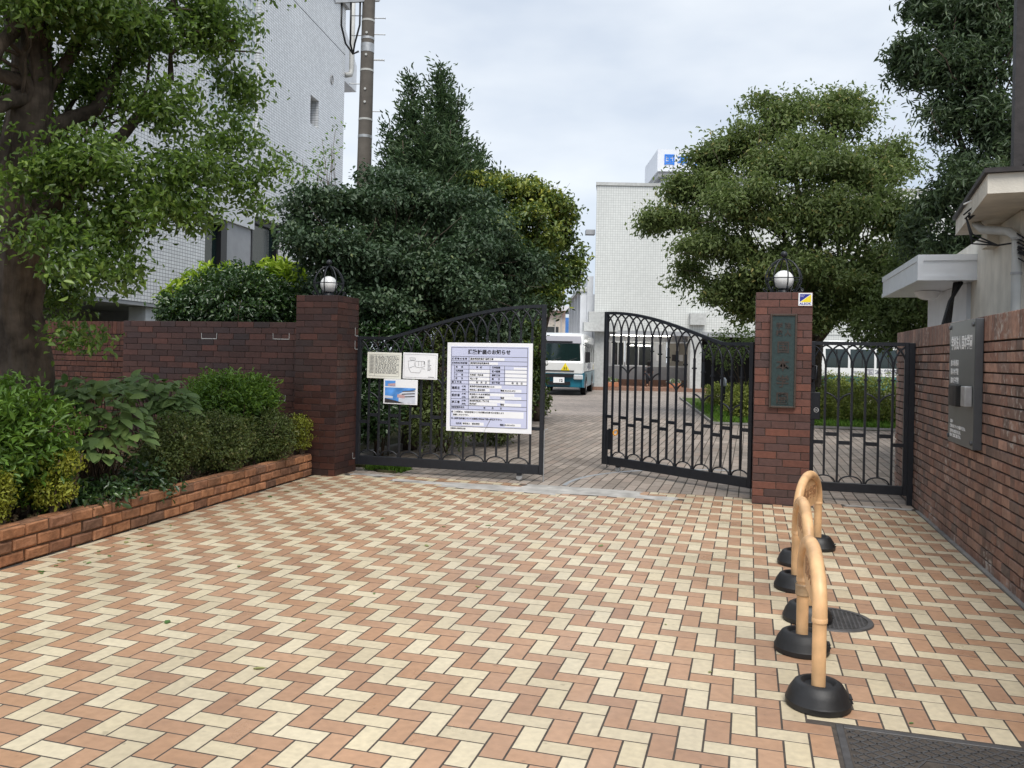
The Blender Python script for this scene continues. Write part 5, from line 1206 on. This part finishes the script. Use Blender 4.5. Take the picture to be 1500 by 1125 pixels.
# big tree on the left
cb = at(30, 600, 8.0); cb.z = .15; ctop = at(52, -60, 7.9)
camphor = tree('camphor_tree', 'large dark trunked broadleaf tree in the planting bed', cb,
     [(40, 20, 7.6, 150, 60), (190, 30, 7.8, 120, 60), (310, 40, 8, 80, 60), (352, 120, 8.2, 42, 62, .8), (330, 195, 8.0, 60, 45, .8), (245, 160, 7.6, 80, 45, .8), (120, 130, 8.3, 100, 50), (30, 210, 8.5, 60, 60), (140, 240, 7.3, 90, 55), (60, 260, 7.3, 60, 40, .8), (70, 340, 7.2, 60, 40, .8), (40, 130, 8.4, 60, 60, .7),
      (250, 255, 7.6, 85, 45, .8), (340, 262, 8, 50, 26, .8), (398, 245, 8.1, 28, 16, .9), (100, 320, 8.5, 80, 50), (190, 330, 7.4, 80, 52), (275, 318, 7.7, 60, 42, .8), (225, 290, 7.5, 70, 40, .7), (372, 308, 8, 34, 20, .9), (25, 390, 8.5, 50, 40), (120, 385, 7.1, 60, 40), (178, 405, 7.2, 36, 30), (85, 425, 8.4, 45, 30), (120, 490, 7.4, 40, 24, .8),
      (60, -120, 7.6, 190, 100), (230, -130, 8, 160, 110), (340, -80, 8.3, 90, 80), (-140, 0, 7.4, 120, 100), (-120, 180, 7.2, 90, 90), (-90, 330, 7, 70, 70), (120, -300, 8, 200, 130)],
     ctop, .205, 'leaf_camphor', 101, 7400, 11, .09, .052, .46, nl=16, sn=14, sf=.40, sflat=.9, fuzzy=True, hang=.45, up=.55, clumptint=.5)
# low tree crown behind the left gate
mb = at(600, 560, 13.2); mb.z = 0
tree('maple_tree', 'dense dark green maple with wide rounded crown behind the gate', mb,
     [(470, 300, 12.4, 50, 45), (540, 285, 12.9, 80, 42), (620, 290, 13.3, 80, 50), (700, 330, 13.3, 75, 65), (480, 365, 12.2, 62, 60), (580, 370, 12.4, 95, 70), (680, 405, 12.5, 90, 65), (465, 425, 12.4, 45, 40), (560, 450, 12.6, 100, 45), (755, 395, 13.5, 50, 70), (660, 470, 13, 100, 40), (745, 460, 13.4, 50, 45), (442, 340, 12.5, 28, 45)],
     at(605, 400, 13.2), .14, 'leaf_maple', 202, 4600, 15, .085, .062, .55, nl=10, shell=.45, hang=.35, up=.9, clumptint=.55)
# conifer
def conifer(label, base, apexes, seed):
    base = Vector(base); t = thing('cypress_tree', label, 'tree', base); rs = np.random.RandomState(seed); P = []; A = []; N = []; S = []; b = MB(); rng = random.Random(seed)
    for (ap, R, n, z0) in apexes:
        ap = Vector(ap) - base; limb_tube(b, (ap.x * .3, ap.y * .3, 0), ap, .12, .006, rng, 8, .02, 8)
        k = n; h = 1 - rs.random(k) ** .62; zz = z0 + (ap.z - z0) * h; az = rs.random(k) * 6.283
        lump = 1 + .38 * np.sin(az * 2 + zz * 1.7) + .3 * np.sin(az * 5 - zz * 4.1) + .2 * np.sin(zz * 9 + az * 3)
        Rr = (R * (1 - h) ** 1.55 + .02) * lump * (0.45 + .55 * rs.random(k) ** .5)
        tw = np.stack([ap.x * (.55 + .45 * zz / ap.z) + Rr * np.cos(az), ap.y * (.55 + .45 * zz / ap.z) + Rr * np.sin(az), zz], 1)
        out = np.stack([np.cos(az), np.sin(az), np.full(k, .75)], 1)
        per = 11; off = np.repeat(out, per, 0) * (rs.random((k * per, 1)) * .34 - .1) + rs.normal(size=(k * per, 3)) * .055
        P.append(np.repeat(tw, per, 0) + off); A.append(np.repeat(out, per, 0) + rs.normal(size=(k * per, 3)) * .45); N.append(rs.normal(size=(k * per, 3))); S.append(.10 * (1 + .3 * rs.normal(size=k * per)).clip(.4, 1.7))
    P, A, N, S = map(np.concatenate, (P, A, N, S)); link('crown', leaf_mesh('crown', P, N, A, S, .30, 'leaf_cypress', rs.random(len(P))), t); b.build('trunk', 'bark', t, True)
cyb = at(640, 560, 17.2); cyb.z = 0
conifer('tall dark conifer with two pointed feathery tops', cyb, [(at(645, 96, 17.2), 2.3, 2100, 2.0), (at(602, 112, 17.0), 1.9, 1300, 2.2), (at(700, 205, 17.3), .95, 620, 2.6), (at(570, 178, 16.8), .9, 520, 2.6), (at(672, 140, 16.9), .9, 520, 3.0), (at(727, 245, 17.5), .8, 420, 2.8), (at(622, 165, 16.4), .9, 460, 3.0), (at(660, 190, 16.2), .9, 420, 3.0), (at(590, 205, 16.3), .8, 360, 3.0), (at(690, 232, 16.4), .8, 360, 3.0)], 303)
eb = at(790, 600, 19.5); eb.z = 0
tree('evergreen_tree', 'bushy evergreen with yellow green shoots beside the drive', eb,
     [(735, 275, 17.2, 48, 32), (700, 285, 16.6, 40, 36), (715, 330, 16.4, 40, 40), (790, 285, 17.6, 44, 32), (760, 345, 17, 70, 60), (815, 335, 17.8, 34, 50), (794, 420, 17.8, 46, 60), (832, 390, 18.2, 22, 40, .8), (766, 490, 17.6, 42, 55), (784, 535, 18.8, 20, 46), (762, 575, 19.0, 32, 40), (740, 540, 17.4, 50, 60), (850, 372, 18.4, 9, 22, .6)],
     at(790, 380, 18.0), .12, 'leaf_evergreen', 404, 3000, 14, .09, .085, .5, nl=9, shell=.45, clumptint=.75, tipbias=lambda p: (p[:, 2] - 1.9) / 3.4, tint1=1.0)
# cherry on the lawn
hb = cf(8.35, 23.2)
tree('cherry_tree', 'spreading broadleaf tree with airy green crown on the lawn', hb,
     [(1150, 175, 23, 70, 40, .8), (1235, 180, 23.5, 60, 40, .8), (1085, 215, 22.5, 55, 40, .8), (1180, 240, 22, 90, 50), (1275, 245, 23, 60, 50, .8), (1030, 270, 22.5, 50, 36), (1100, 300, 21.5, 80, 45), (1200, 320, 21.5, 90, 50), (1300, 310, 22.5, 50, 50, .8), (990, 325, 22.5, 55, 26), (1060, 360, 21.5, 70, 36), (1150, 390, 21.3, 90, 40), (1260, 390, 22, 80, 45), (1060, 420, 22, 60, 36), (1010, 400, 22.5, 30, 24, .8), (1130, 450, 22.3, 70, 24), (1240, 450, 22.5, 60, 30, .8), (1330, 370, 23, 40, 60, .8), (960, 332, 22.8, 26, 12, .9), (1320, 230, 24, 40, 50, .45), (1110, 148, 23, 30, 16, .6), (1040, 235, 22.8, 42, 30, .9), (1010, 285, 22.6, 44, 26), (1250, 430, 21.6, 70, 34), (1180, 460, 21.8, 60, 22), (1310, 440, 22.5, 40, 34), (1215, 148, 23.5, 40, 14, .6)],
     at(1192, 400, 23.0), .27, 'leaf_cherry', 505, 9000, 13, .16, .105, .42, nl=18, sn=18, sf=.42, sflat=.85, fuzzy=True, hang=.5, up=.6, clumptint=.5)
ob = cf(11.2, 18.0)
tree('oak_tree', 'dark long leaved evergreen tree rising behind the old house', ob,
     [(1400, 30, 17.5, 70, 55), (1350, 85, 17.2, 48, 42), (1440, 100, 17, 70, 60), (1385, 165, 17, 50, 45, .8), (1465, 190, 17, 55, 55), (1425, 255, 16.8, 60, 45), (1375, 300, 17.2, 40, 46, .8), (1445, 330, 17, 60, 40), (1322, 100, 17.4, 24, 24, .8), (1365, 15, 17.8, 40, 35), (1400, 370, 17.4, 50, 30), (1500, 30, 17.5, 70, 60), (1550, 180, 17.5, 80, 90), (1420, -90, 18, 120, 90), (1560, -60, 18, 110, 110), (1345, 350, 18, 30, 40, .8)],
     at(1480, 250, 17.6), .26, 'leaf_oak', 606, 5600, 13, .13, .115, .27, nl=14, sn=13, sf=.38, sflat=.8, fuzzy=True, hang=.4, up=.4, clumptint=.5)

# shrubs behind the left leaf of the gate
for i, (lst, lab, m, sz) in enumerate((([(560, 520, 12.2, 55, 70), (545, 600, 11.9, 40, 40)], 'dark leafy shrub behind the gate next to the left pillar', 'leaf_camellia', .06),
                          ([(650, 540, 12.8, 70, 75), (640, 610, 12.4, 70, 40)], 'dark mixed shrub behind the large notice', 'leaf_boxwood', .05), ([(735, 560, 14.2, 45, 75), (720, 615, 13.8, 40, 32)], 'clipped dark shrub behind the free end of the left leaf', 'leaf_boxwood', .05))):
    c = at(lst[0][0], 600, lst[0][2]); bush('garden_shrub', lab, (c.x, c.y, .02), lst, m, 700 + i, 900, 11, .07, sz, .5, 'shrubs along the drive', zmin=.0, tint1=.8)
c = at(800, 590, 20.6); bush('ivy_shrub', 'small ivy covered shrub at the kerb beside the bus', (c.x, c.y, .02), [(788, 588, 20.4, 15, 18), (772, 592, 19.8, 20, 22)], 'leaf_boxwood', 711, 350, 11, .07, .07, .6, zmin=.0)
# bushes behind the garden wall
c = at(340, 470, 12.8); bush('camellia_bush', 'rounded glossy dark bush rising above the garden wall', (c.x, c.y, 0), [(345, 440, 12.7, 70, 46), (268, 452, 12.8, 34, 22), (398, 450, 12.6, 34, 34), (330, 520, 12.8, 85, 55, .4)], 'leaf_camellia', 720, 1500, 12, .06, .06, .5, zmin=.3)
c = at(380, 470, 13.7); bush('lime_shrub', 'bright lime green long leaved shrub behind the dark bush', (c.x, c.y, 0), [(320, 415, 13.8, 42, 24), (410, 410, 13.5, 36, 26), (425, 440, 13.2, 24, 38), (265, 432, 13.8, 26, 16, .8)], 'leaf_lime', 721, 330, 10, .07, .17, .22, hang=.0, up=.7)
c = at(480, 430, 16.5); bush('climbing_vine', 'thin straggling vine shoots on the white tiled wall', (c.x, c.y, 0), [(470, 235, 16.8, 12, 50, .4), (450, 255, 16.6, 30, 30, .4), (490, 215, 17, 10, 40, .4), (435, 300, 16.4, 14, 60, .4)], 'leaf_azalea', 722, 60, 6, .12, .07, .45, cat='vine', shell=.2)

# planting bed in front
bush('azalea_bush', 'leafy bright green bush beside the big tree, next to the planter wall', (at(20, 700, 7.35).x, at(20, 700, 7.35).y, .15), [(20, 640, 7.35, 72, 70), (-70, 650, 7.1, 80, 80), (62, 690, 7.3, 34, 44)], 'leaf_azalea', 730, 900, 12, .05, .062, .32, hang=-.1, up=.7, tint1=.75)
bush('golden_bush', 'small golden green bush just inside the planter wall', (at(85, 730, 7.15).x, at(85, 730, 7.15).y, .15), [(88, 678, 7.15, 27, 17), (75, 718, 7.1, 28, 19)], 'leaf_golden', 731, 260, 10, .03, .026, .5, tint1=.8)
bush('golden_bush', 'golden green bush low against the corner of the planter wall', (at(-8, 750, 6.75).x, at(-8, 750, 6.75).y, .15), [(-12, 725, 6.75, 22, 34)], 'leaf_golden', 732, 200, 10, .03, .026, .5, tint1=.8)
bush('round_azalea', 'round bright green azalea against the dark brick wall', (at(335, 630, 10.3).x, at(335, 630, 10.3).y, .15), [(335, 588, 10.3, 64, 40), (298, 602, 10.1, 32, 30), (370, 592, 10.3, 32, 34)], 'leaf_azalea', 733, 1000, 12, .045, .05, .36, hang=-.2, up=.8)
for i, (lst, lab, m) in enumerate((([(255, 645, 8.6, 42, 34), (240, 672, 8.45, 34, 26)], 'olive green low shrub beside the hydrangeas', 'leaf_boxwood'), ([(320, 638, 9.2, 46, 32), (315, 664, 9.05, 42, 24)], 'olive low shrub in front of the round azalea', 'leaf_boxwood'), ([(390, 632, 9.95, 42, 28), (385, 652, 9.9, 42, 22)], 'olive low shrub nearest the left pillar', 'leaf_boxwood'))):
    c = at(lst[0][0], 690, lst[0][2]); bush('low_shrub', lab, (c.x, c.y, .18), lst, m, 740 + i, 900, 12, .035, .027, .5, 'clipped low shrubs in the bed', zmin=-.05)
c = at(440, 660, 10.4); bush('sprig_shrub', 'small yellow green shrub touching the left pillar', (c.x, c.y, .18), [(440, 624, 10.35, 15, 14), (442, 645, 10.3, 12, 14)], 'leaf_golden', 745, 150, 10, .03, .026, .5, tint1=.5)
c = at(205, 705, 8.0); bush('weed_patch', 'straggly weeds between the hydrangea and the planter wall', (c.x, c.y, .18), [(205, 692, 8.05, 24, 22, .7), (150, 722, 7.6, 40, 14), (215, 715, 8.0, 32, 10), (120, 736, 7.35, 24, 12)], 'leaf_camellia', 746, 190, 8, .05, .055, .45, cat='weeds')

# hydrangeas with single large leaves
def big_leaf_mesh(k):
    b = MB(); n = 7; rg = random.Random(k); V = []; bend = rg.uniform(.1, .35); fold = rg.uniform(.12, .3)
    for i in range(n):
        t = i / (n - 1); w = .36 * math.sin(math.pi * min(1, t * .93 + .05)) ** .8 * (1 - .25 * t); x = t; z = -bend * t * t
        V += [(x, -w, z + fold * w), (x, 0, z), (x, w, z + fold * w)]
    b.add(V, [(3 * i + j, 3 * i + 3 + j, 3 * i + 4 + j, 3 * i + 1 + j) for i in range(n - 1) for j in (0, 1)]); me = b.mesh('leaf', 'leaf_hydrangea', True)
    a = me.attributes.new('tint', 'FLOAT', 'POINT'); a.data.foreach_set('value', [rg.random() * .85] * len(V)); return me
BL = [big_leaf_mesh(k) for k in range(9)]
def hydrangea(label, base, blobs, seed, n):
    base = Vector(base); t = thing('hydrangea', label, 'shrub', base, 0, 'hydrangeas in the bed'); bl = PB(blobs, base, 0); rg = random.Random(seed); b = MB(); toC = (Vector((0, 0, EYE)) - base).normalized()
    for k in range(n):
        q = rg.choices(bl, weights=[x[1][0] * x[1][2] for x in bl])[0]; d = Vector((rg.gauss(0, 1), rg.gauss(0, 1), abs(rg.gauss(0, 1)) * .9 + .1)); d += toC * .5; d.normalize()
        r = rg.uniform(.7, 1.02); p = Vector(q[0]) + Vector((d.x * q[1][0], d.y * q[1][1], d.z * q[1][2])) * r
        ax = Vector((d.x + rg.gauss(0, .5), d.y + rg.gauss(0, .5), rg.uniform(-.5, .12))).normalized(); up_ = Vector((rg.gauss(0, .25), rg.gauss(0, .25), 1)) + toC * .3
        y_ = up_.cross(ax).normalized(); z_ = ax.cross(y_); s = rg.uniform(.095, .16)
        M4 = (Matrix((ax, y_, z_)).transposed() @ Matrix.Diagonal((s, s, s))).to_4x4(); M4.translation = p
        o = link('leaf', BL[rg.randrange(9)], t); o.matrix_basis = M4
        if k % 5 == 0: limb_tube(b, (rg.uniform(-.12, .12), rg.uniform(-.12, .12), 0), p, .008, .004, rg, 5, .06, 5)
    b.build('stem', 'twig', t, True)
hydrangea('hydrangea with big pale green leaves next to the bright green bush', (at(140, 680, 8.1).x, at(140, 680, 8.1).y, .18), [(140, 618, 8.1, 58, 58), (108, 592, 8.3, 42, 40), (175, 650, 7.95, 42, 44), (140, 675, 7.75, 46, 36)], 51, 298)
hydrangea('hydrangea with big pale green leaves next to the round azalea', (at(235, 660, 9.2).x, at(235, 660, 9.2).y, .18), [(225, 595, 9.2, 52, 42), (195, 580, 9.4, 38, 28), (250, 612, 9.0, 32, 32)], 52, 220)

# hedges on the lawn and by the drive
for i, (x, y, rx, ry, rz, lab) in enumerate(((3.4, 22.2, 2.0, .8, .95, 'clipped yellow green hedge mound beyond the side gate'), (7.3, 22.5, 2.0, .8, .95, 'clipped yellow green hedge mound behind the boundary wall end'), (.15, 21.8, .75, .7, .85, 'rounded yellow green shrub at the lawn corner'), (1.2, 24.6, 1.3, .8, 1.25, 'taller clipped green shrub behind the small garden lamp'), (-.6, 27.5, .8, .8, .75, 'small rounded shrub at the far lawn edge'), (3.4, 29.2, 2.6, .7, 1.15, 'long clipped green hedge in front of the second bus'))):
    t = thing('hedge', lab, 'hedge', (x, y, .04), 0, 'clipped hedges on the lawn')
    foliage(800 + i, [((0, 0, rz * .45), (rx, ry, rz * .55)), ((rx * .4, 0, rz * .4), (rx * .6, ry, rz * .5)), ((-rx * .45, .1, rz * .42), (rx * .5, ry, rz * .55))], int(520 * rx + 300), 12, .06, .055, .5, 'leaf_hedge', 'foliage', t, shell=.6, zmin=0.0)
    b = MB(); rg = random.Random(i)
    for k in range(8): limb_tube(b, (rg.uniform(-.6, .6) * rx, 0, 0), (rg.uniform(-.8, .8) * rx, rg.uniform(-.5, .5) * ry, rz * .7), .015, .005, rg, 4, .1, 5)
    b.build('stem', 'twig', t)
c = cf(11.3, 20.4); t = bush('dark_bush', 'dark leafy bush behind the pale gatehouse canopy', (c.x, c.y, 0), [(1320, 450, 20.5, 42, 40), (1290, 480, 20.8, 40, 30), (1370, 440, 20.5, 40, 40), (1345, 400, 21, 40, 40, .8)], 'leaf_cherry', 820, 900, 12, .09, .09, .5, tint1=.55)
c = cf(13.0, 33.0); t = bush('pink_shrub', 'loose shrub with a few pink flowers beside the entrance', (cf(7.6, 26).x, cf(7.6, 26).y, 0), [(1078, 500, 26, 34, 22, .6), (1060, 520, 26, 26, 20, .6)], 'leaf_cherry', 821, 140, 9, .1, .08, .5, tint1=.7)

# lawn grass, gate-side tuft, leaf litter
rs = np.random.RandomState(5)
def blades(name, pts, h, m):
    n = len(pts); A = rs.normal(size=(n, 3)) * .35 + np.array([0, 0, 1]); N = rs.normal(size=(n, 3)); S = h * (1 + .35 * rs.normal(size=n)).clip(.3, 2); P = np.array(pts) + A * S[:, None] * .4
    o = link(name, leaf_mesh(name, P, N, A, S, .10, m, rs.random(n))); o['kind'] = 'stuff'; return o
k = 26000; u = rs.random(k); v = rs.random(k) ** 1.6; y = 20.25 + v * 8; x = -.75 - (y - 20.15) * .14 + .1 + u * 9.5
o = blades('grass', np.stack([x, y + .04 * (x + .7), np.full(k, .04)], 1), .10, 'leaf_grass'); o['label'] = 'short green lawn grass beyond the gates'; o['category'] = 'grass'
k = 1500; x = -4.75 + rs.random(k) * .55; y = 9.68 + rs.random(k) * .4; o = blades('grass', np.stack([x, y - (x + 4.5) * .15, np.full(k, .0)], 1), .06, 'leaf_grass'); o['label'] = 'tuft of grass under the hinge side of the left leaf'; o['category'] = 'grass'
k = 3600; y = 3.5 + rs.random(k) * 5.8; x = -4.95 - (y - 4.4) * .0635 - rs.random(k) ** 1.5 * 2.2; A = rs.normal(size=(k, 3)) * np.array([1, 1, .25]); N = rs.normal(size=(k, 3)) * .35 + np.array([0, 0, 1])
o = link('leaf_litter', leaf_mesh('leaf_litter', np.stack([x, y, .215 + .05 * np.sin(x * 2.1 + y * 1.3) * (x < -5.6) + rs.random(k) * .02], 1), N, A, .05 * (1 + .3 * rs.normal(size=k)).clip(.4, 1.8), .45, 'leaf_dead', rs.random(k))); o['kind'] = 'stuff'; o['label'] = 'dry brown leaves covering the soil of the planting bed'; o['category'] = 'leaf litter'
# single fallen leaves on the tiles
FL = []
for kq in range(6):
    rg = random.Random(kq + 90); b = MB(); V = []
    for i in range(5):
        tq = i / 4; w = .30 * math.sin(math.pi * min(1, tq * .92 + .05)); V += [(tq - .5, -w, .10 * rg.random() + .04), (tq - .5, 0, .02), (tq - .5, w, .10 * rg.random() + .05)]
    b.add(V, [(3 * i + j, 3 * i + 3 + j, 3 * i + 4 + j, 3 * i + 1 + j) for i in range(4) for j in (0, 1)]); me = b.mesh('fallen_leaf', 'leaf_fallen_green', True); a = me.attributes.new('tint', 'FLOAT', 'POINT'); a.data.foreach_set('value', [(.02, .2, .4, .62, .74, .85)[kq]] * len(V)); FL.append(me)
rg = random.Random(77)
spots = [(245, 912), (350, 830), (650, 772), (715, 770), (610, 758), (750, 790), (300, 760), (330, 757), (548, 870), (975, 915), (940, 757), (1040, 985), (1335, 1060), (445, 910), (515, 885), (250, 770), (220, 800), (185, 795), (160, 815), (145, 808), (110, 800), (130, 825), (270, 745), (420, 720), (395, 728), (440, 712), (470, 724), (560, 760), (625, 800), (90, 822), (60, 838), (205, 776), (355, 738), (880, 800), (700, 860), (380, 980)] + [(lambda q: (q, 838 - q * .302 + 8 + (q * 37 % 17)))(40 + k * 21) for k in range(18)]
for i, (px, py) in enumerate(spots):
    p = G(px, py); o = link('fallen_leaf', FL[i % 6]); o.location = (p.x, p.y, .001); s = rg.uniform(.035, .065) if i < 4 or 14 < i < 36 else rg.uniform(.02, .04); o.scale = (s, s, s); o.rotation_euler = (0, 0, rg.uniform(0, 6.28)); tag(o, ('fallen dark green leaf lying on the paving tiles', 'fallen pale yellowish leaf lying on the paving tiles')[i % 6 > 2], 'leaf', ('green', 'yellowish')[i % 6 > 2] + ' leaves fallen on the paving')
